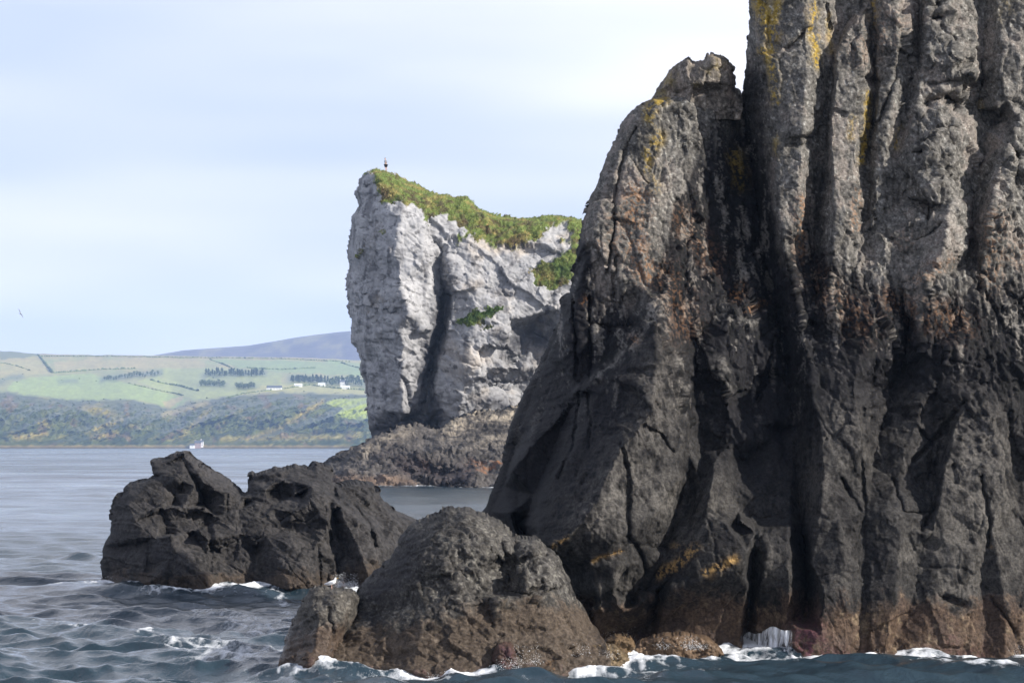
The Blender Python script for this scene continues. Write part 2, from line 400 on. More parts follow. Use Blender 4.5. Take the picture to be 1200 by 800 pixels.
STL = [
    # crevice between the left buttress and the pillars
    [(869, 112, 3.0), (868, 125, 3.2), (875, 160, 3.2), (884, 220, 3.1), (893, 290, 2.9), (903, 345, 2.7), (912, 380, 2.4), (922, 440, 2.1), (930, 500, 1.8), (936, 560, 1.5), (940, 610, 1.6), (944, 660, 1.3), (945, 720, 1.2)],
    [(880, -225, 2.4), (879, -90, 2.2), (879, 0, 2.2), (876, 60, 2.6), (873, 100, 2.8)],
    # first pillar: lit corner, crown of the face
    [(890, -220, .9), (888, -80, .9), (886, 18, .8), (893, 60, .55), (900, 76, .5), (903, 100, .45), (906, 150, .4), (909, 170, .4), (913, 220, .35), (913, 250, .35), (918, 280, .4), (924, 310, .5), (934, 350, .6), (942, 395, .5), (950, 430, .3)],
    [(948, -220, .1), (946, -60, .05), (944, 40, 0), (945, 100, -.05), (940, 155, -.05), (938, 200, .1), (936, 260, .25)],
    g2,
    # second pillar
    [(1003, -220, .3), (1003, -60, .4), (1004, 10, .9), (996, 33, .2), (981, 60, .0), (978, 110, -.05), (973, 150, -.05), (976, 200, 0), (978, 250, .0), (976, 300, .1), (972, 345, .2)],
    [(1012, 12, .25), (1008, 60, -.05), (1006, 110, -.05), (1003, 160, 0), (1002, 220, .1), (992, 300, .1)],
    g3,
    # third pillar
    [(1032, -220, .1), (1031, -60, .1), (1031, 0, .15), (1030, 58, .1), (1027, 74, .4), (1030, 100, .2), (1028, 160, .1), (1027, 210, .2), (1024, 262, .1)],
    [(1052, -220, -.1), (1052, -60, -.1), (1050, 0, -.1), (1052, 50, -.15), (1048, 100, -.05), (1042, 140, 0), (1036, 200, .1)],
    g4,
    # knobbly rib with hollows
    [(1090, -220, .0), (1090, -60, .0), (1087, 20, -.05), (1088, 60, -.2), (1078, 100, -.1), (1070, 150, -.1), (1066, 195, 0), (1075, 232, .05)],
    [(1118, -220, -.1), (1118, -60, -.1), (1113, 20, -.1), (1118, 60, -.35), (1128, 85, -.45), (1140, 88, -.3)],
    [(1105, 95, -.2), (1100, 118, -.2), (1108, 140, -.3), (1115, 165, -.35), (1100, 200, -.5), (1095, 232, -.7)],
    [(1080, 218, -.5), (1094, 236, -.8), (1104, 240, -.6)],
    [(1048, 222, .5), (1060, 232, .75), (1090, 244, .5)],
    g5,
    # right column and the leaning rib below
    [(1166, -220, .3), (1166, -60, .3), (1168, 20, .3), (1176, 60, .1), (1171, 90, .05), (1182, 118, .2), (1168, 126, .3)],
    [(1195, -200, .0), (1196, 0, .1), (1196, 60, .05), (1200, 110, .3)],
    [(1165, 132, 1.1), (1160, 150, 1.2), (1172, 140, 1.1)],
    [(1210, 120, .2), (1195, 142, .0), (1182, 170, -.2), (1168, 210, -.4), (1160, 250, -.5), (1153, 300, -.5), (1150, 330, -.3)],
    [(1230, 150, .1), (1205, 220, .0), (1195, 300, -.2), (1196, 360, -.1)],
    # block under the rib
    [(1080, 290, -.1), (1088, 262, -.3), (1100, 240, -.4), (1117, 235, -.5), (1130, 240, -.35), (1135, 265, -.2), (1136, 290, -.05)],
    [(1112, 242, -.8), (1110, 270, -.95), (1103, 300, -.9), (1088, 330, -.7)],
    [(1030, 262, .1), (1040, 300, .0), (1035, 345, .0)], [(1060, 300, .3), (1056, 345, .1)],
    # buttress left of the pillars: silhouette strip, lit corner, face
    [(742, 133, 1.9), (733, 146, 1.7), (722, 170, 1.6), (712, 196, 1.5), (703, 220, 1.5), (699, 242, 1.4), (692, 268, 1.4), (686, 300, 1.4), (678, 335, 1.5)],
    [(768, 118, 1.3), (765, 150, 1.2), (768, 190, 1.1), (765, 240, 1.0), (757, 290, 1.0), (748, 335, 1.1)],
    [(805, 114, 1.4), (802, 160, 1.35), (796, 210, 1.3), (790, 260, 1.3), (790, 315, 1.3)],
    [(845, 114, 2.1), (840, 170, 1.9), (848, 240, 1.9), (850, 300, 1.9), (866, 340, 1.9)],
    [(843, 360, 1.35), (868, 340, 1.4), (884, 330, 1.7)],
    # narrow shaded columns on the left edge
    [(658, 352, 2.6), (657, 378, 2.7), (659, 420, 2.7)], [(668, 348, 1.9), (670, 380, 1.9), (674, 430, 2.0), (676, 450, 2.2)], [(686, 346, 1.7), (689, 390, 1.8), (690, 430, 2.0)],
    [(712, 345, 1.7), (716, 380, 1.75), (712, 415, 1.9)], [(745, 352, 1.5), (738, 385, 1.5)],
    # dark wall sloping down left
    [(640, 420, 4.6), (620, 470, 5.0), (604, 520, 5.4), (590, 570, 5.6), (575, 600, 5.4)],
    [(668, 470, 2.5), (655, 500, 2.7), (640, 545, 3.0), (625, 580, 3.2), (618, 605, 3.6)],
    [(660, 485, 2.3), (625, 520, 2.7), (600, 552, 3.1)],
    [(598, 600, 3.4), (604, 625, 3.6), (620, 640, 4.6), (606, 612, 4.8)], 
    # pyramid buttress
    [(680, 456, 1.1), (700, 443, .9), (722, 428, .7), (738, 410, .55), (742, 395, .45), (750, 378, .4), (757, 360, .35), (766, 353, .35), (778, 356, .4), (787, 364, .55), (797, 388, .7), (804, 430, .85), (808, 480, 1.0), (807, 530, 1.1), (803, 570, 1.2), (796, 610, 1.2), (780, 640, 1.0)],
    [(768, 358, .1), (772, 395, -.25), (768, 440, -.5), (762, 480, -.75), (748, 505, -.9), (735, 517, -.95), (722, 535, -.9), (708, 565, -.85), (698, 592, -.85), (682, 612, -.8), (662, 630, -.6), (645, 640, -.5)],
    [(715, 445, .3), (712, 480, .3), (700, 515, .25), (672, 560, .35), (650, 595, .4), (632, 622, .5), (622, 640, .8)],
    [(700, 460, .6), (690, 500, .75), (668, 530, .9), (650, 560, 1.1), (632, 590, 1.6), (618, 615, 2.6)],
    [(800, 500, .2), (795, 560, .05), (770, 600, -.3), (745, 622, -.55), (720, 632, -.6)],
    # blocks below the pyramid
    [(668, 660, .4), (680, 655, .0), (693, 660, -.3), (700, 690, -.4), (702, 708, -.35)], [(668, 665, 1.0), (668, 690, 1.2), (690, 710, 1.0)],
    [(697, 655, -.2), (712, 650, -.35), (727, 644, -.3), (745, 640, .0), (752, 660, .15), (745, 690, .3), (740, 706, .4)],
    [(722, 660, -.55), (720, 690, -.6), (716, 710, -.5)],
    [(692, 712, .0), (706, 716, -.5), (720, 722, -.1), (728, 714, -.5), (748, 710, -.45), (764, 702, -.2), (775, 690, .4)],
    [(700, 745, .4), (725, 748, .3), (760, 745, .4), (768, 715, .6)],
    # tongue slab
    [(806, 600, 1.1), (820, 565, .7), (838, 537, .55), (852, 545, .6), (862, 570, .8), (866, 600, .9), (864, 612, .8)],
    [(836, 560, .1), (828, 600, -.1), (812, 640, -.2), (790, 672, -.05), (760, 695, .05)], [(795, 620, .8), (780, 650, .6), (757, 690, .5)],
    # shield block and its neighbour
    [(792, 668, -.1), (815, 650, -.3), (835, 628, -.45), (852, 615, -.5), (868, 610, -.45), (884, 624, -.2), (886, 640, .0)],
    [(770, 742, -.3), (785, 690, -.65), (820, 680, -.85), (862, 668, -.95), (876, 646, -.8)], [(872, 655, -.85), (876, 690, -.8), (868, 740, -.6)],
    [(884, 645, .5), (880, 690, .5), (872, 742, .6)],
    [(893, 625, -.2), (898, 650, -.45), (892, 690, -.5), (885, 738, -.4)], [(924, 618, -.3), (924, 650, -.5), (926, 690, -.5), (922, 732, -.4)], [(930, 620, .4), (938, 650, .5), (942, 690, .6)],
    # recess blocks
    [(815, 400, 1.4), (818, 470, 1.6), (822, 530, 1.7)], [(855, 365, 1.0), (848, 400, 1.0), (846, 440, .9), (852, 480, 1.0), (858, 520, 1.2)],
    [(880, 350, 1.2), (888, 400, 1.2), (884, 440, 1.4), (874, 470, 1.7)], [(906, 405, 1.2), (908, 430, 1.3), (902, 445, 1.8)],
    [(875, 520, 1.0), (895, 498, 1.3), (912, 492, 1.5)], [(872, 540, 1.6), (905, 515, 1.5), (915, 505, 2.1)], [(905, 560, 1.0), (930, 556, 1.1), (925, 600, .9)], [(880, 580, .8), (900, 578, .9), (890, 610, 1.0)],
    # central mass below the pillars
    [(948, 440, .0), (955, 480, -.3), (962, 510, -.5), (965, 560, -.6), (962, 600, -.5)],
    [(990, 400, .1), (1000, 440, -.3), (1005, 480, -.6), (1010, 520, -.7), (1012, 545, -.5)],
    [(1018, 395, -.2), (1028, 380, -.3), (1040, 390, -.1), (1045, 420, .0)],
    [(1056, 345, .4), (1064, 375, .8), (1058, 425, .9), (1044, 465, .8), (1030, 505, .7), (1022, 545, .6), (1018, 590, .5)],
    [(1066, 372, .1), (1078, 385, -.2), (1082, 420, .0), (1078, 450, .1)],
    [(1105, 400, -.2), (1110, 450, -.3), (1100, 470, .0), (1075, 500, .1), (1060, 530, .0), (1055, 560, .2)],
    [(1108, 410, -.5), (1125, 405, -.5), (1140, 420, -.3), (1146, 450, -.2)],
    [(1098, 490, .2), (1112, 500, .4), (1102, 540, .4), (1092, 570, .5), (1094, 600, .5)],
    [(1160, 450, -.3), (1140, 458, -.5), (1126, 480, -.6), (1118, 505, -.6), (1108, 545, -.7), (1100, 590, -.7), (1092, 625, -.8)],
    [(1170, 465, -.4), (1165, 500, -.8), (1172, 540, -.9), (1178, 580, -.9), (1160, 615, -.8)], [(1186, 500, -.1), (1190, 550, .1), (1195, 600, .2)],
    # base pillars on the right
    [(948, 618, -.3), (958, 612, -.6), (982, 614, -.8), (1000, 618, -.7), (1008, 640, -.4)], [(950, 660, -.5), (965, 690, -1.0), (962, 740, -1.1), (945, 765, -.9)], [(990, 660, -1.0), (995, 720, -1.1), (992, 765, -1.0)],
    [(1013, 598, -.1), (1012, 650, -.3), (1014, 700, -.4), (1014, 765, -.4)],
    [(1018, 605, -.5), (1036, 597, -.9), (1056, 602, -.9), (1066, 622, -.6), (1068, 640, -.3)], [(1020, 660, -.7), (1020, 710, -.8), (1019, 765, -.8)], [(1056, 625, -1.1), (1052, 670, -1.2), (1045, 720, -1.1), (1040, 765, -1.0)],
    [(1086, 640, -.3), (1080, 672, -.2), (1066, 710, -.2), (1046, 757, -.2)],
    [(1090, 655, -.5), (1095, 690, -.7), (1085, 730, -.7), (1070, 768, -.6)], [(1115, 640, -.9), (1120, 690, -.8), (1115, 740, -.7), (1110, 768, -.6)],
    [(1148, 628, -.4), (1153, 660, -.1), (1152, 700, -.1), (1158, 730, -.1), (1150, 765, -.1)], [(1140, 640, -.9), (1143, 690, -.7), (1138, 740, -.6)],
    [(1165, 630, -.4), (1172, 670, -.8), (1180, 720, -.7), (1178, 765, -.7)], [(1210, 640, .1), (1215, 700, .0), (1212, 765, -.1)],
    [(1260, 100, .2), (1265, 350, -.2), (1262, 600, -.6), (1262, 770, -.4)], [(1330, 0, .5), (1335, 300, .6), (1335, 600, .3), (1332, 770, .2)], [(1400, 0, .4), (1410, 300, -.1), (1412, 600, -.5), (1414, 770, -.4)],
]
ST_GR = [([(745, 150), (735, 172), (725, 205), (721, 235), (719, 270), (712, 320)], 2.2, .28), ([(928, 163), (952, 162)], 3, .22), ([(930, 172), (950, 170)], 7, .40),
         ([(967, 5), (971, 22), (974, 35)], 2, .2), ([(910, 50), (920, 58), (940, 42)], 2, .15), ([(902, 20), (900, 55)], 1.8, .15), ([(974, 128), (990, 134)], 2, .12),
         ([(1012, 50), (1010, 85)], 2, .15), ([(1016, 92), (1024, 96)], 5, .35), ([(1056, 60), (1046, 105), (1038, 120), (1030, 145)], 2, .25), ([(1055, 60), (1070, 68)], 2, .25),
         ([(1091, 22), (1100, 22)], 4.5, .6), ([(1097, 9)], 5, .4), ([(1102, 32)], 4, .4), ([(1116, 45), (1117, 48)], 4, .5), ([(1126, 76), (1132, 74)], 6, .55), ([(1086, 122), (1098, 118), (1108, 113), (1116, 118), (1118, 126)], 5, .5), ([(1110, 122)], 9, .5),
         ([(1110, 152), (1114, 170)], 5, .4), ([(1084, 166)], 4, .3), ([(1072, 180), (1080, 178)], 3, .3), ([(1105, 210)], 4, .3),
         ([(1193, 180), (1190, 215)], 2.5, .3), ([(1090, 100), (1118, 95)], 2.5, .25), ([(1075, 282), (1105, 262)], 2, .15),
         ([(690, 382), (740, 382)], 1.6, .15), ([(690, 350), (692, 440)], 2.0, .4), ([(671, 352), (676, 440)], 1.8, .3), ([(722, 300), (720, 345)], 2, .2),
         ([(735, 545), (737, 590), (736, 625)], 2.2, .22), ([(728, 520), (735, 548)], 2, .2), ([(680, 455), (672, 520), (655, 560)], 2.2, .25), ([(688, 460), (692, 490), (690, 525)], 2, .15),
         ([(735, 628), (752, 650), (756, 670)], 2.5, .25), ([(755, 500), (775, 510), (788, 530)], 2, .18), ([(768, 470), (780, 490)], 2, .15), ([(1012, 480), (1010, 540), (1014, 600)], 2.2, .2),
         ([(1078, 505), (1092, 520), (1090, 560)], 2.4, .25), ([(1130, 470), (1110, 500), (1090, 520), (1070, 540)], 2.4, .3), ([(1095, 545), (1098, 590), (1080, 620)], 2.2, .25), ([(1045, 560), (1060, 600), (1085, 600)], 2.2, .22),
         ([(1150, 560), (1160, 610), (1158, 640)], 2, .25), ([(1162, 700), (1190, 740)], 2, .2), ([(1105, 700), (1130, 710)], 4, .25), ([(985, 560), (1010, 600)], 2, .18), ([(905, 400), (900, 450), (885, 470)], 2.4, .3)]
ST_PARTS = [('pillar', [(876, -300), (995, -300), (993, 20), (977, 60), (974, 110), (966, 160), (953, 250), (953, 350), (956, 395), (938, 400), (912, 380), (893, 290), (875, 160), (868, 112)]),
            ('pillar', [(995, -300), (1021, -300), (1022, 0), (1026, 95), (1019, 175), (1009, 275), (1000, 335), (956, 395), (953, 350), (953, 250), (966, 160), (977, 60), (993, 20)]),
            ('pillar', [(1021, -300), (1078, -300), (1077, 0), (1075, 70), (1058, 150), (1047, 225), (1035, 262), (1009, 275), (1019, 175), (1026, 95), (1022, 0)]),
            ('knobbly_rib', [(1078, -300), (1152, -300), (1151, 80), (1145, 128), (1152, 152), (1140, 232), (1100, 240), (1047, 230), (1058, 150), (1075, 70)]),
            ('pillar', [(1152, -300), (1230, -300), (1235, 100), (1200, 132), (1152, 150), (1145, 128), (1151, 80)]),
            ('leaning_rib', [(1200, 132), (1250, 110), (1250, 340), (1140, 330), (1138, 270), (1153, 155)]),
            ('block', [(1078, 300), (1088, 258), (1117, 233), (1137, 245), (1138, 300), (1120, 340), (1082, 335)]),
            ('buttress', [(640, 345), (690, 230), (745, 110), (868, 108), (875, 160), (893, 290), (903, 345), (868, 342), (840, 365), (790, 352), (690, 348)]),
            ('side_column', [(640, 345), (691, 347), (692, 450), (680, 458), (650, 470), (630, 440)]),
            ('pyramid_buttress', [(680, 456), (742, 395), (766, 352), (788, 364), (808, 480), (807, 530), (796, 610), (760, 640), (660, 650), (618, 640), (632, 590), (668, 520)]),
            ('slab', [(838, 535), (868, 600), (835, 628), (792, 668), (757, 692), (752, 650), (806, 600)]),
            ('block', [(668, 655), (745, 640), (752, 660), (740, 706), (702, 712), (668, 692)]),
            ('block', [(792, 668), (868, 609), (886, 630), (882, 690), (870, 760), (765, 760)]),
            ('block', [(886, 625), (930, 616), (944, 660), (946, 745), (872, 745), (882, 690)]),
            ('base_pillar', [(946, 612), (1012, 612), (1014, 840), (930, 840), (946, 745)]),
            ('base_pillar', [(1013, 596), (1068, 600), (1085, 645), (1078, 675), (1046, 757), (1044, 840), (1014, 840)]),
            ('base_pillar', [(1085, 645), (1150, 625), (1153, 660), (1158, 730), (1150, 840), (1044, 840), (1046, 757), (1078, 675)]),
            ('base_pillar', [(1150, 625), (1212, 630), (1214, 840), (1150, 840), (1158, 730)])]

def st_sculpt(U, V, P, wu, wv):
    X, Y, Z = P[..., 0], P[..., 1], P[..., 2]
    qx = X+.55*Y; qz = Z+.25*Y
    wx = .18*fbm(X*1.1, Y, Z*1.1, 3); wz = .25*fbm(X*1.1+9, Y, Z*1.1, 3)
    knob = paint(U, V, [([(1105, 20), (1130, 90), (1105, 150), (1095, 215)], 26, 1), ([(1190, 170), (1165, 280)], 24, .9)])
    smooth = np.maximum(paint(U, V, [([(836, 560), (800, 640), (770, 680)], 24, 1), ([(720, 560), (660, 620)], 34, .8), ([(725, 675)], 26, .9), ([(830, 690)], 34, .9), ([(940, 120), (930, 60)], 34, .6), ([(985, 120), (985, 220)], 20, .55), ([(770, 560)], 24, .55)]), .6*sstep(480, 560, V))
    flute = np.clip(paint(U, V, [([(790, 330), (850, 340)], 30, .8), ([(960, 370), (1060, 350), (1230, 340)], 46, 1), ([(1110, 420), (1230, 430)], 40, .9), ([(700, 380)], 40, .5), ([(800, 440), (795, 500)], 30, .5)]), 0, 1)
    c1, e1, _ = chisel((qx+.5*wx)/.95, (qz+.5*wz)/1.9, 1, 1.3)
    c2, e2, _ = chisel((qx+.3*wx)/.40+5, (qz+.3*wz)/.75, 2, 1.7)
    c3, e3, _ = chisel((qx+.2*wx)/.14+9, (qz+.2*wz)/.22, 3, 1.9)
    big = .075*c1-.06*np.exp(-(e1/.035)**2)*sstep(-.2, .5, pn(X*.7, Y, Z*.7)+.1)
    med = .036*c2-.03*np.exp(-(e2/.05)**2)*sstep(-.1, .4, pn(X*1.3, Y+4, Z*1.3))
    sml = .015*c3-.006*np.exp(-(e3/.07)**2)
    fl = ridged(X*2.6+.8*wx, Y*.5, Z*.55, 3, .55)*.085*flute+ridged(X*7, Y, Z*1.5, 2)*.03*flute
    kn = knob*(.16*ridged(X*1.5, Y*1.5, Z*1.2, 4, .55)-.14*sstep(.2, .55, pn(X*2.9, Y, Z*2.4)))
    fin = .016*fbm(X*3.2, Y*3.2, Z*2.4, 3, .6)+.008*ridged(X*8, Y*8, Z*6, 2, .5)
    rough = 1-.75*smooth
    return big*(1-.6*smooth)*(1-.5*knob)+med*rough+sml*rough*(1+.9*knob+.8*flute)+fl+kn+fin*rough+.006*fbm(X*11, Y*11, Z*11, 2)

def st_colour(U, V, P, wu, wv):
    X, Y, Z = P[..., 0], P[..., 1], P[..., 2]
    n1 = fbm(X*.9, Y, Z*.7, 4, .55); n2 = fbm(X*4, Y*4, Z*3, 4, .6); st = fbm(X*3.2, Y*.4, Z*.45, 4, .6); n3 = fbm(X*12, Y*12, Z*10, 3, .6)
    grey = np.array([.146, .138, .125])
    col = np.zeros(P.shape)+grey
    col *= np.clip(1+.32*n1+.5*n2+.55*n3, .25, 2.2)[..., None]
    col = mixc(col, (.25, .205, .175), .5*sstep(.0, .8, n1+.5*n2))
    # black sea-tar zone, with the tower's cast shadow on the buttress painted in
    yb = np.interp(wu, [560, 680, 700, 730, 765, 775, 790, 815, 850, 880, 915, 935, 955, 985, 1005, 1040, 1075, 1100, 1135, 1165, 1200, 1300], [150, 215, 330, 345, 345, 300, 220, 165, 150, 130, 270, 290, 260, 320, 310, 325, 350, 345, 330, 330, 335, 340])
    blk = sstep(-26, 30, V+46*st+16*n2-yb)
    blk = np.maximum(blk, .8*paint(wu, wv, [([(884, 90), (893, 200), (902, 330)], 13, 1), ([(962, 210), (955, 330)], 10, .8), ([(870, 80), (874, 110)], 9, .6)]))  # shade on the pillars' left faces painted black
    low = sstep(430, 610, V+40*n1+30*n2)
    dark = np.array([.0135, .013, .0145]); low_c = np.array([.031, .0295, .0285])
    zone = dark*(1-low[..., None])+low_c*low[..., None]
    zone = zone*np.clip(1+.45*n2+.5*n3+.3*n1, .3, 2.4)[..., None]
    zone = mixc(zone, (.015, .0145, .0165), .92*np.clip(paint(wu, wv, [([(880, 420), (935, 560), (938, 640)], 26, 1), ([(860, 480), (890, 560)], 22, .8), ([(670, 390), (630, 510), (600, 590)], 48, 1), ([(715, 470), (680, 550), (650, 600)], 32, 1), ([(720, 380)], 26, .9), ([(700, 520), (660, 590)], 24, 1), ([(970, 650), (985, 680)], 24, .7), ([(850, 630)], 16, .6), ([(1030, 650)], 16, .6), ([(612, 615)], 18, 1)])+.0*n1, 0, 1))  # shade of the left wedge and the recesses painted into the stone colour
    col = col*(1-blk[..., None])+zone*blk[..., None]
    # pale bare stone showing in the black zone
    spk = sstep(.55, .95, st+.6*n2+.5*n3+.25*sstep(460, 330, V))*sstep(560, 380, V)*blk
    col = mixc(col, (.20, .185, .165), .75*spk)
    pale = paint(wu, wv, [([(1035, 290), (1028, 330)], 9, 1), ([(1095, 290), (1075, 330)], 14, .9), ([(765, 362), (770, 378)], 12, .9), ([(748, 395), (742, 408)], 7, .9), ([(730, 418), (695, 445)], 4, .7), ([(1112, 245), (1105, 290)], 13, .8), ([(800, 195), (790, 225)], 13, .6), ([(880, 378), (862, 372)], 7, .6), ([(845, 425), (850, 455)], 7, .5), ([(848, 360), (838, 372)], 6, .6), ([(1180, 200), (1190, 260)], 18, .45)])
    col = mixc(col, (.25, .235, .21), pale*sstep(-.35, .4, n2+.5*n3)*.85)
    # light on the lower crests and faces painted in as paler stone
    lit_paint = paint(wu, wv, [([(770, 430), (765, 520)], 30, .55), ([(735, 560), (690, 610)], 36, .8), ([(780, 580)], 30, .8), ([(830, 590), (800, 640)], 26, .55), ([(720, 680)], 24, .7), ([(1140, 520), (1150, 600)], 46, .85), ([(1110, 640), (1120, 690)], 40, .7), ([(975, 640), (985, 680)], 22, .4), ([(1060, 480), (1040, 540)], 24, .4), ([(960, 540), (950, 590)], 26, .5), ([(1180, 660)], 26, .6), ([(990, 500), (1000, 540)], 26, .5), ([(905, 660)], 22, .6), ([(1060, 650)], 14, .8)])
    col = mixc(col, (.122, .113, .101), lit_paint*sstep(-.8, .5, n2+.4*n1))
    # ochre and yellow lichen
    yel = paint(wu, wv, [([(888, 0), (898, 18), (905, 40)], 11, 1), ([(912, 5), (908, 30), (903, 60)], 7, .9), ([(892, 58), (905, 72), (908, 90), (909, 120)], 6, .9), ([(954, 5), (951, 28), (956, 50), (958, 75)], 6, 1), ([(972, 20), (973, 60)], 4, .5), ([(1014, 110), (1015, 150), (1012, 190)], 4.5, 1), ([(1024, 0), (1024, 25)], 4, .8), ([(1055, 148), (1050, 172)], 3.5, .9), ([(1000, 140), (998, 160)], 5, .5),
                         ([(765, 118), (780, 117)], 6, 1), ([(762, 125), (762, 140)], 8, .8), ([(772, 160), (760, 178), (757, 195)], 8, .8), ([(766, 200), (768, 220)], 8, .4), ([(862, 180), (868, 215)], 8, .5), ([(910, 160), (909, 180)], 4, .5), ([(1178, 0), (1178, 20)], 10, .25), ([(1148, 110), (1150, 130)], 5, .4)])
    yel *= sstep(-.25, .10, n2+.8*n3+.3*st)
    col = mixc(col, (.36, .245, .035), .92*yel)
    rust = paint(wu, wv, [([(745, 230), (742, 270), (745, 300), (760, 320)], 18, .85), ([(720, 250), (718, 290)], 9, .6), ([(703, 285)], 6, .5), ([(938, 235), (936, 300)], 8, .8), ([(1003, 220), (1000, 270)], 6, .7), ([(1110, 305), (1075, 330)], 9, .7), ([(1165, 260), (1160, 330)], 16, .55), ([(1060, 280)], 14, .4), ([(870, 338), (862, 345)], 7, 1), ([(780, 330), (800, 380)], 20, .35), ([(1190, 300)], 20, .5), ([(745, 400)], 6, .9), ([(684, 352)], 5, .9), ([(1064, 402)], 5, .9), ([(895, 355), (880, 362)], 5, .7), ([(1040, 30), (1010, 60)], 24, .35), ([(1045, 350), (1120, 380)], 20, .4), ([(960, 330), (1010, 380)], 20, .3), ([(800, 255), (835, 310)], 16, .35)])
    rust *= sstep(.15, .45, n3+.6*n2+.12)
    col = mixc(col, (.29, .14, .055), .8*rust)
    gold = paint(wu, wv, [([(697, 656), (712, 651), (726, 645)], 2.6, 1), ([(648, 640), (664, 629)], 3, .8), ([(775, 672), (795, 660), (815, 643)], 5.5, 1), ([(828, 672), (845, 664), (860, 655)], 4.5, .95), ([(790, 640), (812, 645)], 4, .5), ([(1162, 640)], 3, .3)])
    col = mixc(col, (.36, .225, .085), gold*sstep(-.25, .05, n2+.8*n3))
    whi = sstep(.62, .8, n3+.35*n2)*(1-blk)
    col = mixc(col, (.42, .42, .38), .6*whi)
    # weed-brown tidal band, purple dulse at the waterline
    tb = np.interp(U, [560, 690, 720, 760, 800, 870, 930, 960, 1060, 1120, 1250], [734, 718, 712, 710, 708, 704, 700, 712, 710, 712, 718])
    br = sstep(-13, 13, V+20*n1+11*n2+6*n3-tb)
    col = mixc(col, np.array([.092, .062, .043]), .9*br)
    col = mixc(col, (.050, .036, .030), .7*br*sstep(.0, .6, n1+.6*n2)); col = mixc(col, (.15, .115, .075), .6*br*sstep(.3, .8, n2-.5*n1))
    col = np.where(br[..., None] > .3, col*(1+.35*n2*br+.3*n3*br)[..., None], col)
    dul = paint(wu, wv, [([(945, 735), (950, 768)], 20, 1), ([(975, 768), (1010, 772)], 12, .6), ([(1090, 770), (1150, 768)], 12, .5), ([(1115, 750)], 8, .5)])
    col = mixc(col, (.085, .038, .046), dul*sstep(-.5, .3, n2+n3))
    wet = np.clip(sstep(715, 765, V)*.75+.28*blk*(1-low)+.1, 0, 1)
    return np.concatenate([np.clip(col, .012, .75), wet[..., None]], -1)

STL = [[(x, y, (d*.5-.40) if (x > 950 and y > 585) else d) for (x, y, d) in ln] for ln in STL]
STACK_D = 68.0
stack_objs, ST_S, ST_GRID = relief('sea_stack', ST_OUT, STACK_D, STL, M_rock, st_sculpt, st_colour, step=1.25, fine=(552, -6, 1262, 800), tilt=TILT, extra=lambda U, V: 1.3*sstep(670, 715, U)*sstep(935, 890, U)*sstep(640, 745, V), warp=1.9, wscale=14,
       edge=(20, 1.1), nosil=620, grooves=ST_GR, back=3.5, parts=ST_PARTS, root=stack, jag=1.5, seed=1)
# summit block behind the buttress head
SB_OUT = [(760, 124), (767, 112), (776, 98), (786, 84), (795, 76), (803, 72), (806, 70), (811, 75), (818, 76), (826, 74), (829, 67), (836, 66), (846, 68), (853, 71), (856, 78), (859, 76), (858, 90), (859, 108), (868, 109), (871, 122), (868, 140), (800, 140), (764, 134)]
SBL = [[(803, 74, .3), (806, 90, .0), (810, 112, .0)], [(778, 100, 1.2), (766, 116, 1.4)], [(820, 80, -.1), (838, 80, -.2), (850, 95, -.1), (848, 110, .1)], [(818, 108, .2), (840, 106, .35), (846, 100, .0)], [(858, 84, .5), (866, 115, .5)], [(812, 98, -.25), (830, 96, -.3)]]
def sb_sculpt(U, V, P, wu, wv):
    X, Y, Z = P[..., 0], P[..., 1], P[..., 2]
    c2, e2, _ = chisel(X/.42+5, Z/.5, 12, .9); c3, _, _ = chisel(X/.14, Z/.15, 13, .9)
    return .07*c2-.05*np.exp(-(e2/.08)**2)+.02*c3+.03*fbm(X*4, Y*4, Z*4, 3, .6)
def sb_colour(U, V, P, wu, wv):
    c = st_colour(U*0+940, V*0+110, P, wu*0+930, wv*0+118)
    X, Y, Z = P[..., 0], P[..., 1], P[..., 2]
    n = fbm(X*4, Y*4, Z*4, 3)
    f = paint(wu, wv, [([(790, 88), (775, 108)], 8, .8), ([(832, 80), (845, 76)], 10, .5), ([(815, 100)], 4, .6)])*sstep(-.3, .4, n)
    c[..., :3] = mixc(c[..., :3]*np.array([1.2, 1.12, 1.05]), (.26, .20, .06), .75*f)
    return c
relief('summit_block', SB_OUT, STACK_D+6.9, SBL, M_rock, sb_sculpt, sb_colour, step=1.25, warp=2, edge=(9, .5), nosil=124, back=2.2, root=stack, jag=1.0, seed=4, body='summit_block')

# ------------------------------------------------------------------ boulders at the foot of the stack
def blk_sculpt(a=1.0, s1=.5, s2=.16, rough=None, seed=20, sz=1.0):
    def f(U, V, P, wu, wv):
        X, Y, Z = P[..., 0]/sz, P[..., 1]/sz, P[..., 2]/sz
        qx = X+.55*Y; qz = Z+.3*Y
        wx = .12*fbm(X*1.4, Y, Z*1.4, 3); wz = .12*fbm(X*1.4+9, Y, Z*1.4, 3)
        c1, e1, _ = chisel((qx+.4*wx)/s1, (qz+.4*wz)/(s1*.8), seed, 1.5); c2, e2, _ = chisel((qx+wx*.3)/s2, (qz+wz*.3)/(s2*.8), seed+1, 1.9)
        r = rough(U, V) if rough is not None else 0
        o = .055*c1-.03*np.exp(-(e1/.04)**2)*sstep(0, .5, pn(X, Y, Z)+.1)+.017*c2-.008*np.exp(-(e2/.06)**2)+.010*fbm(X*4, Y*4, Z*4, 4, .6)+.005*fbm(X*13, Y*13, Z*13, 2)
        o = o+r*(.07*ridged(X*2.6, Y*2.6, Z*3.2, 4, .6)-.06*sstep(.15, .6, pn(X*5, Y*5, Z*6)))
        return o*a*sz
    return f
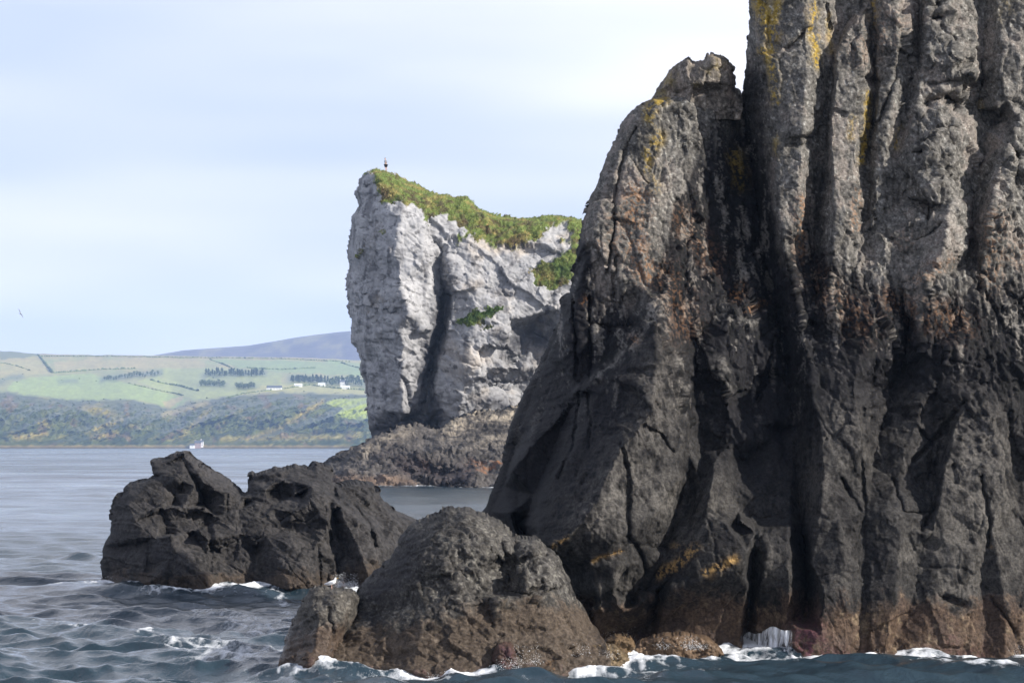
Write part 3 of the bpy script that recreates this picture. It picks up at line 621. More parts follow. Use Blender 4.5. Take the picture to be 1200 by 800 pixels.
def basalt_colour(tide, base=(.105, .098, .088), purple=0, tint=(.115, .072, .046), lit_strokes=(), shade_strokes=(), sz=1.0, wetline=750, band=8, pale=.0):
    def f(U, V, P, wu, wv):
        X, Y, Z = P[..., 0]/sz, P[..., 1]/sz, P[..., 2]/sz
        n1 = fbm(X*.9, Y, Z*.9, 4, .55); n2 = fbm(X*4, Y*4, Z*4, 4, .6); n3 = fbm(X*12, Y*12, Z*12, 3, .6)
        col = np.zeros(P.shape)+np.array(base)
        col *= np.clip(1+.3*n1+.5*n2+.5*n3, .3, 2.2)[..., None]
        col = mixc(col, np.array(base)*1.75, paint(wu, wv, lit_strokes)*sstep(-.5, .4, n2+.5*n3) if lit_strokes else 0*n1)  # sunlit faces and ledges painted paler along these strokes
        if pale: col = mixc(col, (.26, .25, .21), pale*sstep(.3, .75, n3+.6*n2))
        if shade_strokes: col = mixc(col, (.032, .031, .034), .9*paint(wu, wv, shade_strokes))  # faces turned from the sun painted near black
        tb = np.interp(U, [t[0] for t in tide], [t[1] for t in tide])
        br = sstep(-band*1.4, band*1.4, V+(20*n1+11*n2+5*n3)*band/8-tb)
        col = mixc(col, np.array(tint), .9*br)*(1+(.3*n2+.25*n3)*br)[..., None]
        if purple:
            pu = sstep(purple+6, purple+30, V+16*n1+10*n2)*sstep(-.2, .5, n2+n3)
            col = mixc(col, (.085, .045, .050), .8*pu)
        wet = np.clip(.1+.7*sstep(wetline-25, wetline+10, V), 0, 1)
        return np.concatenate([np.clip(col, .012, .75), wet[..., None]], -1)
    return f

BO = [(384, 800), (390, 770), (400, 742), (408, 722), (416, 700), (424, 685), (440, 672), (455, 658), (466, 640), (474, 624), (482, 615), (494, 611), (506, 605), (516, 599), (526, 597), (540, 597), (552, 599), (562, 602), (574, 607), (588, 613), (594, 620), (598, 628),
      (610, 631), (622, 632), (632, 636), (644, 645), (655, 655), (660, 664), (668, 682), (674, 700), (684, 716), (694, 732), (704, 746), (716, 770), (720, 815), (560, 820), (400, 820)]
BOL = [[(430, 690, 1.6), (455, 670, 1.5), (480, 625, 1.4), (500, 615, 1.2)], [(470, 700, .4), (488, 665, .35), (500, 640, .4), (515, 615, .5), (530, 602, .7)], [(440, 740, .2), (445, 770, -.2), (445, 800, -.6)],
       [(520, 650, -.3), (545, 640, -.35), (570, 640, -.3), (590, 655, -.1)], [(545, 612, .2), (570, 622, .2), (588, 640, .35), (592, 660, .55), (592, 690, .3)],
       [(500, 720, -.7), (540, 712, -.8), (580, 705, -.8), (630, 700, -.7), (660, 715, -.4), (685, 735, -.1), (700, 755, .1)], [(605, 650, -.1), (625, 645, -.2), (640, 655, -.2), (655, 680, -.1), (664, 700, .1)],
       [(612, 690, -.55), (630, 680, -.5), (645, 672, -.35)], [(616, 695, -.25), (640, 686, -.25), (660, 690, .0)], [(480, 790, -1.2), (540, 785, -1.4), (600, 778, -1.3), (660, 770, -.9), (700, 768, -.4)], [(520, 745, -.9), (580, 740, -1.0), (640, 740, -.9)],
       [(560, 700, -.35), (575, 712, -.3)], [(680, 712, .6), (690, 740, .5)], [(480, 820, -1.6), (600, 820, -1.8), (700, 820, -.8)]]
bo_r = lambda U, V: paint(U, V, [([(530, 640), (560, 650), (600, 650)], 34, 1), ([(500, 660), (520, 690), (570, 700)], 30, 1), ([(545, 615)], 26, .9)])
bo = relief('boulder', BO, 62.6, BOL, M_rock, blk_sculpt(1.0, .6, .17, bo_r, 20), basalt_colour([(380, 735), (430, 730), (470, 735), (520, 720), (560, 712), (600, 706), (640, 705), (680, 705), (720, 700)], (.062, .058, .053), 772, (.076, .058, .043), [([(545, 640), (600, 660)], 34, .7), ([(630, 655), (655, 690)], 14, 1), ([(560, 675)], 24, .5)], [([(440, 690), (470, 670), (480, 640)], 22, .8), ([(430, 730)], 22, .6), ([(535, 612)], 18, .4)], pale=.35),
            step=1.25, fine=(380, 590, 725, 802), tilt=[(590, 1.1), (650, .5), (720, 0), (800, -.5)], warp=2, wscale=14, edge=(24, 1.0), nosil=745, grooves=[([(604, 640), (600, 670), (596, 690)], 4, .25), ([(622, 700), (650, 690)], 2.5, .2), ([(612, 655), (640, 650)], 2.5, .2), ([(684, 700), (690, 740)], 2, .2)], back=3.0, jag=1.8, seed=6, body='boulder')[0][0]
tag(bo, 'big rough rounded boulder in front of the stack with brown weed on its lower half', 'rock')
SB = [(320, 800), (326, 782), (332, 765), (337, 745), (343, 730), (351, 714), (358, 700), (364, 692), (374, 688), (384, 689), (396, 690), (408, 692), (417, 694), (421, 700), (420, 714), (414, 735), (406, 755), (398, 775), (392, 800), (380, 812), (326, 812)]
SBL2 = [[(352, 722, .7), (366, 700, .5), (384, 692, .5)], [(372, 720, -.1), (372, 750, -.3), (360, 790, -.5)], [(395, 700, .0), (400, 725, -.1), (388, 745, -.2), (380, 790, -.4)], [(340, 770, .3), (332, 800, .3)], [(418, 705, .6), (408, 740, .7), (395, 780, .6)]]
sr = relief('boulder', SB, 62.2, SBL2, M_rock, blk_sculpt(.9, .5, .15, None, 24), basalt_colour([(300, 745), (350, 740), (400, 735), (430, 730)], (.072, .066, .058), 765, (.078, .056, .042), [([(366, 715), (372, 760)], 12, .6)], [([(346, 740)], 10, .5)], wetline=735, pale=.2),
            step=1.25, tilt=[(690, .6), (800, -.4)], warp=3, wscale=16, edge=(16, .7), nosil=770, grooves=[([(384, 712), (390, 740), (384, 770)], 2, .15)], back=1.8, jag=1.3, seed=9, body='boulder')[0][0]
tag(sr, 'smaller wet boulder leaning against the left side of the big boulder, gull on top', 'rock')

def small_rock(out, D, label, name='boulder', col=(.13, .09, .06), lines=None, dep=.5, seed=30, tide=0, back=1.0, purple=0):
    cx = np.mean([p[0] for p in out]); cy = np.mean([p[1] for p in out])
    ys = [p[1] for p in out]
    ln = lines or [[(cx-6, cy-3, -dep), (cx+6, cy-4, -dep)], [(cx-4, max(ys)-2, -dep*1.2), (cx+5, max(ys)-2, -dep*1.2)]]+[[(p[0], p[1], 0)] for p in out]
    o = relief(name, out, D, ln, M_rock, blk_sculpt(.8, .32, .1, lambda U, V: .6+0*U, seed), basalt_colour([(0, tide), (1200, tide)], col, purple, col, pale=.3, wetline=690), step=1.0, warp=2.5, wscale=10, edge=(7, .25), nosil=max(ys)-5, back=back, jag=1.3, seed=seed, body=name)[0][0]
    tag(o, label, 'rock'); return o
small_rock([(574, 775), (578, 762), (584, 754), (592, 751), (601, 754), (604, 764), (608, 778), (590, 788)], 61.0, 'small dark mussel covered rock at the foot of the big boulder', col=(.07, .045, .036), seed=31, dep=.3, purple=752, back=.5)
small_rock([(645, 784), (655, 772), (668, 765), (680, 760), (694, 754), (708, 753), (722, 757), (732, 766), (742, 776), (735, 790), (690, 796), (655, 795)], 62.6, 'low brown weedy rock awash between the big boulder and the ledge', col=(.135, .10, .06), seed=33, dep=.35)
small_rock([(738, 764), (748, 752), (764, 748), (778, 744), (797, 743), (812, 746), (828, 747), (840, 755), (850, 768), (800, 776), (745, 774)], 66.6, 'flat brown ledge rising from white wash below the shield shaped block', col=(.125, .085, .055), seed=35, dep=.3, back=1.5)
small_rock([(706, 760), (710, 749), (722, 744), (738, 746), (745, 755), (742, 768), (715, 772)], 65.2, 'small ochre rock in the foam left of the flat ledge', col=(.13, .088, .05), seed=36, dep=.25)
small_rock([(624, 786), (630, 774), (640, 768), (652, 771), (658, 782), (655, 795), (630, 796)], 61.4, 'little brown rock breaking the surf right of the mussel rock', col=(.12, .08, .05), seed=37, dep=.2, back=.5)

# ------------------------------------------------------------------ left islet
IO = [(112, 705), (118, 684), (120, 660), (121, 640), (127, 632), (130, 628), (129, 605), (131, 588), (136, 581), (146, 580), (145, 572), (150, 568), (160, 566), (168, 566), (178, 560), (186, 558), (179, 556), (178, 549), (176, 541), (190, 538), (205, 534), (214, 532), (224, 540), (236, 548), (250, 556), (262, 564), (272, 571), (280, 578), (286, 583), (291, 580), (291, 567), (294, 555), (298, 558), (306, 556), (315, 554), (326, 551), (336, 550), (346, 546), (356, 547), (366, 550), (370, 543), (380, 545), (390, 551), (389, 568), (400, 571), (412, 568), (424, 566), (438, 569), (441, 576), (446, 573), (446, 584), (456, 594), (466, 602), (476, 607), (484, 610), (494, 616), (520, 630), (540, 660), (545, 712), (300, 715)]
IL = [[(176, 541, .6), (190, 546, .3), (214, 536, .3)], [(178, 556, .0), (200, 552, -.2), (217, 548, -.2), (235, 575, -.2), (240, 592, .1)], [(214, 534, .0), (232, 556, -.4), (262, 572, -.5), (282, 584, -.3), (290, 590, .1)],
      [(238, 565, -.7), (262, 580, -.8), (266, 600, -.7)], [(268, 576, -.75), (266, 600, -.7), (252, 604, -.6)], [(284, 584, -.45), (280, 598, -.65)],
      [(150, 572, .3), (170, 572, -.3), (195, 568, -.3), (205, 580, -.2), (207, 590, -.1)], [(205, 562, -.5), (228, 568, -.6), (238, 586, -.3)],
      [(135, 590, .2), (147, 592, -.2), (190, 595, -.9), (215, 594, -.9), (240, 595, -1.0), (254, 606, -.9), (275, 600, -.8), (300, 590, -.7), (315, 588, -.6)],
      [(148, 592, -.6), (158, 610, -1.0), (160, 630, -1.1)], [(190, 600, -.6), (200, 610, -.7), (240, 605, -.6)], [(195, 626, -.6), (225, 624, -.6), (245, 615, -.6)],
      [(172, 635, -1.0), (175, 670, -1.3)], [(182, 630, -1.4), (200, 627, -1.9), (202, 650, -2.0), (200, 670, -2.0), (200, 690, -1.9)], [(200, 627, -1.9), (232, 622, -1.6), (244, 632, -1.4), (246, 650, -1.4), (244, 668, -1.6)], [(168, 672, -1.4), (185, 674, -2.0), (210, 674, -2.3), (245, 672, -1.9)],
      [(120, 640, .6), (130, 636, .0), (150, 640, -.3)], [(128, 690, -.4), (160, 690, -1.2), (200, 698, -2.2), (245, 698, -1.9), (300, 695, -1.6), (340, 692, -1.8)],
      [(250, 612, -.8), (280, 625, -1.1), (300, 612, -1.0), (322, 595, -1.0)], [(245, 640, -.9), (262, 650, -.8), (282, 640, -.9), (300, 645, -.6)], [(270, 670, -1.15), (300, 660, -1.05), (308, 640, -1.0)],
      [(312, 628, -1.2), (322, 645, -1.5), (332, 665, -1.8), (340, 690, -2.0)], [(300, 690, -1.35), (318, 690, -1.45)], [(316, 628, -1.2), (340, 628, -1.5), (366, 640, -1.4)], [(350, 655, -1.8), (362, 680, -1.9), (378, 690, -1.9)],
      [(292, 560, .8), (310, 562, .3), (330, 560, .2), (346, 550, .5)], [(310, 575, -.5), (325, 562, -.2), (345, 565, -.3), (354, 572, -.2)], [(316, 580, .0), (340, 582, .1), (352, 578, .1)], 
      [(296, 585, -.3), (320, 592, -.7), (345, 580, -.7), (365, 570, -.9), (378, 582, -1.2), (388, 598, -1.3), (386, 618, -1.3)], [(340, 600, -1.3), (360, 592, -1.4), (385, 610, -1.5)], [(330, 605, -.9), (340, 618, -1.1), (376, 616, -1.2)],
      [(370, 546, .2), (372, 562, -.3), (386, 572, -.4)], [(390, 555, .4), (392, 575, .1)], [(388, 580, -.9), (398, 592, -1.2), (420, 610, -1.3), (440, 622, -1.2), (450, 640, -1.1), (455, 660, -1.2)], [(390, 600, -.6), (400, 630, -.8), (404, 660, -1.1)], [(404, 614, -1.4), (420, 640, -1.6), (430, 670, -1.7), (436, 690, -1.7)], [(412, 650, -1.1), (418, 680, -1.3)],
      [(395, 572, -.1), (420, 590, -.3), (435, 600, -.2), (450, 618, -.3)], [(425, 568, .3), (430, 582, -.1), (442, 580, .3)], [(440, 595, .1), (462, 615, -.2), (470, 640, -.4), (475, 660, -.7)], [(480, 612, .5), (500, 640, .3), (520, 690, .0)], [(385, 655, -1.3), (390, 690, -1.6)], [(370, 640, -1.5), (384, 690, -1.5)]]
IG = [([(217, 545), (228, 560), (236, 580), (242, 596)], 2, .35), ([(266, 580), (267, 600)], 1.5, .2), ([(245, 600), (247, 640), (246, 670)], 3, .3), ([(388, 590), (386, 620), (390, 640)], 2, .3), ([(373, 640), (376, 690)], 2, .25), ([(395, 650), (398, 690)], 2, .25), ([(160, 640), (200, 632)], 1.5, .12), ([(352, 590), (330, 610)], 1.5, .15), ([(410, 585), (432, 612), (440, 640)], 2, .25)]
IP = [('upper_slab', [(170, 535), (216, 528), (292, 584), (276, 600), (254, 606), (240, 592), (217, 548), (186, 560)]), ('block', [(140, 575), (186, 556), (217, 548), (240, 595), (190, 596), (146, 592)]), ('block', [(172, 632), (230, 620), (248, 632), (246, 670), (205, 676), (170, 674)]),
      ('rib', [(366, 545), (392, 548), (392, 575), (445, 622), (460, 665), (440, 720), (400, 660), (388, 598), (365, 570)]), ('block', [(310, 626), (366, 636), (385, 655), (384, 715), (335, 715)])]
def isle_sculpt(U, V, P, wu, wv):
    X, Y, Z = P[..., 0], P[..., 1], P[..., 2]
    a = .82*(X+.5*Y)-.57*Z; b = .57*(X+.5*Y)+.82*Z                # strata dip to the right
    wx = .06*fbm(X*1.6, Y, Z*1.6, 3)
    c1, e1, _ = chisel((a+wx)/1.3, (b+wx)/.8, 41, 1.3); c2, e2, _ = chisel((a+wx)/.55+4, (b)/.34, 42, 1.7); c3, _, _ = chisel(a/.2, b/.13, 43, 1.6)
    return .065*c1-.06*np.exp(-(e1/.04)**2)+.042*c2-.03*np.exp(-(e2/.04)**2)+.015*c3+.008*fbm(X*5, Y*5, Z*5, 3, .6)
islet = empty('sea_rock', (-9, 99, 0))
tag(islet, 'low jagged black rock islet with tilted slabs, standing in the sea on the left', 'sea rock')
relief('sea_rock', IO, 98.6, IL, M_isle, isle_sculpt, basalt_colour([(100, 672), (160, 670), (200, 676), (250, 672), (320, 676), (340, 668), (400, 672), (450, 668), (520, 672)], (.038, .0355, .0345), 0, (.055, .042, .032), [([(200, 594), (245, 600), (300, 590)], 6, .55), ([(222, 648)], 20, .75), ([(335, 645), (350, 665)], 18, .65), ([(430, 650), (440, 680)], 16, .6), ([(225, 540), (270, 568)], 6, .5), ([(300, 560), (330, 556)], 7, .5), ([(410, 600), (430, 630)], 8, .4)], [([(320, 668)], 10, .8), ([(330, 572)], 12, .6), ([(140, 640)], 14, .5), ([(185, 650)], 12, .6), ([(379, 556)], 8, .7), ([(280, 640)], 14, .5)], 1.5, 690, 6),
       step=1.0, fine=(108, 525, 500, 700), tilt=[(530, 2.4), (600, 1.2), (650, .3), (700, -.2)], warp=1.1, wscale=9, edge=(9, .7), nosil=668, grooves=IG, back=6, root=islet, jag=1.0, gain=1.9, seed=12, parts=IP)

# ------------------------------------------------------------------ reef under the limestone headland
RO = [(352, 585), (368, 568), (378, 553), (384, 541), (396, 533), (410, 527), (425, 522), (438, 513), (450, 508), (458, 506), (462, 503), (480, 501), (497, 500), (508, 504), (520, 500), (530, 492), (545, 488), (556, 484), (570, 483), (585, 482), (600, 478), (612, 476), (640, 470), (680, 470), (700, 590), (600, 594), (450, 592)]
RL = [[(384, 545, 6), (420, 530, 3), (460, 515, 3), (500, 512, 4), (540, 505, 4), (600, 490, 8)], [(400, 550, -1), (450, 540, -3), (500, 535, -3), (560, 520, -1), (620, 510, 3)], [(370, 570, 0), (420, 562, -5), (480, 562, -6), (540, 560, -7), (600, 558, -6)], [(420, 575, -7), (480, 575, -7), (520, 572, -4), (580, 576, -8)], [(480, 555, -2), (520, 556, -1), (545, 552, -3)], [(560, 500, 6), (600, 498, 6)]]
def reef_sculpt(U, V, P, wu, wv):
    X, Y, Z = P[..., 0]/6, P[..., 1]/6, P[..., 2]/6
    c, e, _ = chisel((X+.3*Y)/.55, Z/.2, 50, 1.8); c2, e2, _ = chisel((X+.3*Y)/.2, Z/.07, 51, 1.6)
    return 1.0*(.28*c-.15*np.exp(-(e/.06)**2)+.15*c2-.08*np.exp(-(e2/.08)**2)+.6*ridged(X*1.3, Y*1.6, Z*4, 4, .6)+.25*fbm(X*5, Y*6, Z*12, 3, .6))
def reef_colour(U, V, P, wu, wv):
    X, Y, Z = P[..., 0]/6, P[..., 1]/6, P[..., 2]/6
    n1 = fbm(X*.9, Y, Z*1.5, 4, .6); n2 = fbm(X*4, Y*4, Z*7, 4, .65)
    col = np.zeros(P.shape)+np.array((.088, .080, .074)); col *= (1+.4*n1+.5*n2)[..., None]
    pl = paint(wu, wv, [([(530, 500), (560, 492), (600, 484)], 15, 1), ([(425, 532), (480, 505)], 8, .5), ([(560, 520), (600, 510)], 12, .5)])
    col = mixc(col, (.36, .31, .24), pl*sstep(-.4, .5, n2+n1))
    col = mixc(col, (.19, .135, .10), .8*paint(wu, wv, [([(395, 566), (440, 567), (480, 568)], 6, 1)]))
    col = mixc(col, (.25, .105, .04), paint(wu, wv, [([(480, 552), (510, 550)], 6, .5), ([(550, 550), (590, 548)], 6, .9)])*sstep(-.1, .5, n2))
    col = mixc(col, (.05, .042, .045), .8*paint(wu, wv, [([(470, 545), (520, 560), (545, 560)], 12, 1), ([(460, 525), (440, 540)], 8, .5)]))
    return np.concatenate([np.clip(col, .015, .7), np.full(U.shape+(1,), .15)], -1)
reef = relief('rocky_shelf', RO, 345, RL, M_reef, reef_sculpt, reef_colour, step=1.0, warp=3, wscale=14, edge=(8, 3), nosil=562, tilt=[(470, 18), (520, 6), (560, 0), (590, -4)], back=30, jag=1.3, seed=15, body='rocky_shelf')[0][0]
tag(reef, 'low craggy brown rock shelf at the foot of the white limestone headland', 'rock shelf')

# ------------------------------------------------------------------ limestone headland
LO = [(436, 530), (436, 512), (433, 496), (431, 480), (430, 462), (427, 445), (421, 436), (423, 424), (420, 410), (413, 402), (411, 388), (412, 376), (408, 366), (409, 352), (406, 338), (405, 325), (410, 312), (407, 302), (408, 285), (411, 272), (411, 258), (416, 250), (421, 242), (417, 232), (418, 222), (421, 214), (424, 206), (431, 201), (440, 198), (450, 201), (458, 203), (468, 208), (480, 213), (492, 219), (506, 226), (520, 228), (534, 230), (546, 232), (553, 236), (560, 244), (572, 249), (584, 253), (600, 256), (616, 256), (630, 255), (644, 253), (660, 254), (672, 256), (686, 261), (710, 268), (760, 280), (780, 540), (600, 535)]
LL = [[(408, 330, 12), (412, 380, 12), (425, 440, 10), (434, 500, 9)], [(422, 225, 9), (412, 270, 10)],
      [(440, 205, 5), (447, 235, 3.5), (440, 262, 4), (430, 300, 4.5), (430, 350, 4), (430, 390, 4), (440, 410, 4.5), (445, 440, 4.5), (446, 480, 5), (444, 505, 6)],
      [(470, 255, -.5), (462, 300, -2), (470, 340, -3), (478, 365, -3.5), (470, 380, -2), (472, 410, -1), (470, 450, 0), (472, 485, 1), (470, 497, 5)],
      [(498, 262, 0), (495, 300, -1.5), (505, 330, -1), (508, 360, -.5), (505, 400, 1), (498, 430, 2), (490, 470, 2.5), (490, 490, 6)],
      [(507, 275, 1.5), (518, 295, 2.5), (517, 310, 3.5), (521, 335, 4.5), (522, 365, 6), (519, 390, 7), (510, 415, 7), (502, 440, 6.5), (500, 470, 6), (500, 498, 7)],
      [(525, 285, .5), (528, 320, 0), (530, 360, .2), (527, 395, .6), (516, 430, 1.5), (508, 460, 2.2), (508, 480, 3), (518, 480, 2.5), (525, 497, 4)],
      [(550, 290, 0), (555, 330, -1), (560, 365, -1.4), (550, 400, -1.2), (545, 440, -1.3), (540, 470, -.5), (535, 495, .5)],
      [(585, 300, .3), (590, 340, -.8), (595, 370, -1.2), (590, 392, -1.2), (575, 405, -.8)], [(600, 376, -.6), (620, 370, -.3), (636, 366, .5)], [(600, 384, 2.5), (620, 380, 4.5), (634, 376, 5.5)], [(600, 420, 3.5), (625, 400, 5.5), (630, 430, 4)],
      [(565, 432, -1.2), (590, 428, -.8), (612, 432, .5)], [(580, 448, 2.5), (606, 450, 4)], [(560, 465, .5), (590, 470, 1.5), (580, 485, 2)], [(596, 410, .5), (590, 420, -.3)],
      [(645, 290, .3), (650, 330, -.2), (655, 360, 0)], [(690, 290, 1), (690, 400, 2)], [(740, 300, 2), (740, 500, 4)],
      [(424, 206, 7), (440, 199, 7), (480, 214, 9), (520, 229, 9), (553, 237, 8), (600, 257, 7), (650, 254, 6), (686, 262, 6)], [(470, 232, 2.5), (500, 252, 2.5), (540, 270, 2.5), (580, 280, 2), (640, 262, 2.5)]]
GRASS = [(431, 203), (428, 196), (560, 225), (700, 245), (690, 275), (676, 285), (680, 298), (668, 325), (655, 336), (640, 338), (626, 330), (622, 316), (634, 308), (648, 310), (655, 300), (668, 292), (670, 275), (666, 264), (650, 262), (640, 268), (636, 280), (624, 282), (612, 284), (600, 290), (590, 286), (576, 290), (562, 288), (550, 280), (538, 285), (548, 270), (535, 265), (522, 252), (514, 256), (500, 262), (492, 245), (478, 240), (462, 238), (448, 238), (443, 226), (440, 212)]
LEDGE = [(537, 376), (545, 369), (556, 364), (570, 362), (590, 357), (592, 360), (580, 368), (570, 376), (560, 380), (548, 382), (540, 384)]
LEDGE2 = [(566, 382), (578, 380), (580, 384), (568, 385)]
HOLE = [(560, 284), (570, 282), (576, 288), (572, 296), (560, 294)]
def lime_mask(U, V, wu, wv):
    n = fbm(U/9, V/9, 0*U+2.2, 4, .6)*5
    g = np.zeros(U.shape)
    a = wu+n; b = wv+fbm(U/8, V/8, 0*U+7.2, 4, .6)*5
    g[inpoly(a, b, GRASS) | inpoly(a, b, LEDGE) | inpoly(a, b, LEDGE2)] = 1
    tufts = paint(a, b, [([(452, 275)], 3, 1), ([(426, 290), (422, 300)], 2, .7), ([(640, 320)], 10, .5), ([(660, 285)], 8, .6)])
    g = np.maximum(g, tufts > .55)
    g[inpoly(a, b, HOLE)] = 0
    return g
def lime_sculpt(U, V, P, wu, wv):
    s = 7.0
    X, Y, Z = P[..., 0]/s, P[..., 1]/s, P[..., 2]/s
    wx = .12*fbm(X*1.5, Y, Z*1.5, 3); wz = .12*fbm(X*1.5+9, Y, Z*1.5, 3)
    qz = Z+.35*X
    c1, e1, _ = chisel((X+.3*Y+wx)/.8, (qz+wz)/.6, 60, 2.6); c2, e2, _ = chisel((X+.3*Y+wx)/.22, (qz+wz)/.15, 61, 2.2)
    g = lime_mask(U, V, wu, wv)
    fold = ridged((X+.6*Z)*1.4+wx*2, Y, (Z-.3*X)*2.4, 4, .55)
    r = .26*c1-.2*np.exp(-(e1/.05)**2)*sstep(0, .5, pn(X, Y, Z)+.2)+.07*c2-.06*np.exp(-(e2/.05)**2)+.18*fold+.09*fbm(X*6, Y*6, Z*8, 4, .6)
    t = .4*fbm(X*2, Y*2, Z*2, 3)+.28*fbm(X*9, Y*9, Z*9, 3, .65)+.4
    return r*(1-g)+t*g
def lime_colour(U, V, P, wu, wv):
    s = 7.0
    X, Y, Z = P[..., 0]/s, P[..., 1]/s, P[..., 2]/s
    n1 = fbm(X*.9, Y, Z*1.1, 4, .55); n2 = fbm(X*4, Y*4, Z*5, 4, .65); n3 = fbm(X*11, Y*11, Z*12, 3, .6); vs = fbm(X*4, Y*2, Z*.8, 4, .6)
    col = np.zeros(P.shape)+np.array((.40, .395, .395))
    col *= (1+.18*n1+.20*n2+.15*n3)[..., None]
    col = mixc(col, (.43, .365, .29), .75*sstep(-.2, .8, n1+.4*n2)*sstep(500, 545, U))
    col = mixc(col, (.14, .138, .145), .7*sstep(.1, .75, vs+.5*n2)); col = mixc(col, (.085, .083, .085), .75*sstep(.35, .75, n2+.5*n3-.3*n1))
    col = mixc(col, (.25, .21, .15), .5*paint(wu, wv, [([(450, 350), (435, 370)], 7, 1), ([(512, 400), (505, 440)], 5, .8), ([(445, 265), (430, 300)], 6, .5)])*sstep(-.3, .3, n2))
    dk = paint(wu, wv, [([(438, 505), (470, 500), (500, 497)], 12, 1), ([(440, 492), (495, 485)], 8, .7), ([(508, 470), (515, 500), (530, 502)], 9, .9), ([(517, 350), (508, 400), (496, 440)], 12, .9), ([(490, 460), (480, 480)], 14, .6), ([(470, 480), (455, 440)], 14, .35), ([(605, 400), (622, 390), (632, 400)], 17, .95), ([(600, 410), (585, 425)], 10, .6), ([(625, 420), (610, 445)], 14, .5), ([(565, 445), (605, 448)], 7, .85), ([(560, 470), (595, 480)], 15, .7), ([(540, 485)], 10, .4), ([(490, 420)], 14, .35)])  # dark stain, plus painted shade in the groove, hollows and undercut base
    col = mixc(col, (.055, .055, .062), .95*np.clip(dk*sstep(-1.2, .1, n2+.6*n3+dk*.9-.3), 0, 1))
    g = lime_mask(U, V, wu, wv)
    gn = fbm(X*3, Y*3, Z*3, 4, .6)
    gc = np.zeros(P.shape)+np.array((.14, .185, .050))
    gc = mixc(gc, (.24, .22, .075), sstep(.0, .5, gn)); gc = mixc(gc, (.085, .066, .038), sstep(.1, .7, fbm(X*5, Y*5, Z*5, 4, .6)+.4*paint(wu, wv, [([(450, 232), (480, 238), (515, 252), (545, 262)], 10, 1), ([(560, 270), (610, 280)], 12, .9)]))*.85)
    gc = mixc(gc, (.045, .085, .025), paint(wu, wv, [([(545, 375), (585, 362)], 10, .9), ([(640, 312), (660, 318)], 10, .7)]))
    gc *= (1+.3*n3)[..., None]
    col = col*(1-g[..., None])+gc*g[..., None]
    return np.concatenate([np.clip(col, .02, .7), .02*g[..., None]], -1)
head = empty('limestone_headland', (-8, 378, 0))
tag(head, 'pale grey limestone sea cliff topped with grass, beyond the dark rocks', 'cliff')
LP = [('grass_top', GRASS), ('grass_ledge', LEDGE), ('buttress', [(395, 240), (443, 226), (448, 238), (500, 262), (518, 295), (521, 340), (519, 390), (502, 440), (500, 540), (395, 540)])]
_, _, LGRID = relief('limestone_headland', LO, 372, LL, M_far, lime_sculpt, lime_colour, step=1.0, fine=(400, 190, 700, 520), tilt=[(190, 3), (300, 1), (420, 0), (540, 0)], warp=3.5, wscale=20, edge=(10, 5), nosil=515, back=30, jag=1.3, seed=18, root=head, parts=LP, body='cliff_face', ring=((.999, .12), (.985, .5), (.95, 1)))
# tussocks of grass along the turf
P, U, V, keep = LGRID
gm = lime_mask(U, V, U, V)[:-1, :-1]*keep
jj, ii = np.nonzero(gm > 0)
sel = rng.choice(len(jj), min(16000, len(jj)*3))
c = P[jj[sel], ii[sel]]+rng.normal(size=(len(sel), 3))*np.array([.06, .2, .03])
vs = []; 
n = len(c); hgt = rng.uniform(.08, .22, n)*(1+.5*pn(c[:, 0]*.4, c[:, 1]*.4, c[:, 2]*.4)); ang = rng.uniform(0, 6.28, n); wd = rng.uniform(.025, .06, n)
dx = np.cos(ang)*wd; dy = np.sin(ang)*wd
lean = rng.normal(size=(n, 2))*.15+np.array([.08, 0])
A = c+np.stack([-dx, -dy, 0*dx-.1], -1); B = c+np.stack([dx, dy, 0*dx-.1], -1); T = c+np.stack([lean[:, 0], lean[:, 1], hgt], -1); Bk = c+np.stack([dy, -dx, 0*dx-.1], -1)
vs = np.stack([A, B, T, Bk], 1).reshape(-1, 3); b4 = np.arange(n)[:, None]*4
ff = np.concatenate([b4+np.array([[0, 1, 2]]), b4+np.array([[1, 3, 2]]), b4+np.array([[3, 0, 2]])])
gcol = lime_colour(U, V, P, U, V)[jj[sel], ii[sel]][:, :3]*np.where(rng.random(n)[:, None] < .6, np.array([[1.15, 1.15, 1.1]]), np.array([[1.7, 1.35, 1.5]]))*rng.uniform(.75, 1.2, (n, 1))
M_grass = rock_mat('dry_grass', 3, 6, .1, .05)
go = mesh_np('grass_tussocks', vs, ff, M_grass, None, np.repeat(gcol, 4, 0), False)
tag(go, 'tufts of green and straw coloured grass on the limestone headland', 'grass', kind='stuff')

# ------------------------------------------------------------------ the sea
th = np.radians(axis(-178, 178, -11.2, 11.2, .030)); th = th[np.abs(th) < np.radians(179)]
th = np.concatenate([[-math.pi], th[np.abs(th) < math.pi*.985], [math.pi]])
rs = [2.0]
while rs[-1] < 4400:
    r = rs[-1]
    if r < 52: dr = max(.35, (52-r)*.12)
    elif r < 300: dr = min(max(.09, r*r/(F*H)*.42), 1.1)
    else: dr = 1.1*(r/300)**2
    rs.append(r+dr)
rs = np.array(rs); dr_ = np.gradient(rs)
TH, RS = np.meshgrid(th, rs); _, DR = np.meshgrid(th, dr_)
DT = RS*np.gradient(th)[None, :]
SX = RS*np.sin(TH); SY = RS*np.cos(TH)
res = np.maximum(DR, DT*1.0)
SZ = np.zeros_like(SX); HX = np.zeros_like(SX); HY = np.zeros_like(SX)
wr = np.random.default_rng(3)
VAR = np.zeros_like(SX)
gust = .8+.5*pn(SX/35, SY/35, 0*SX+.5)
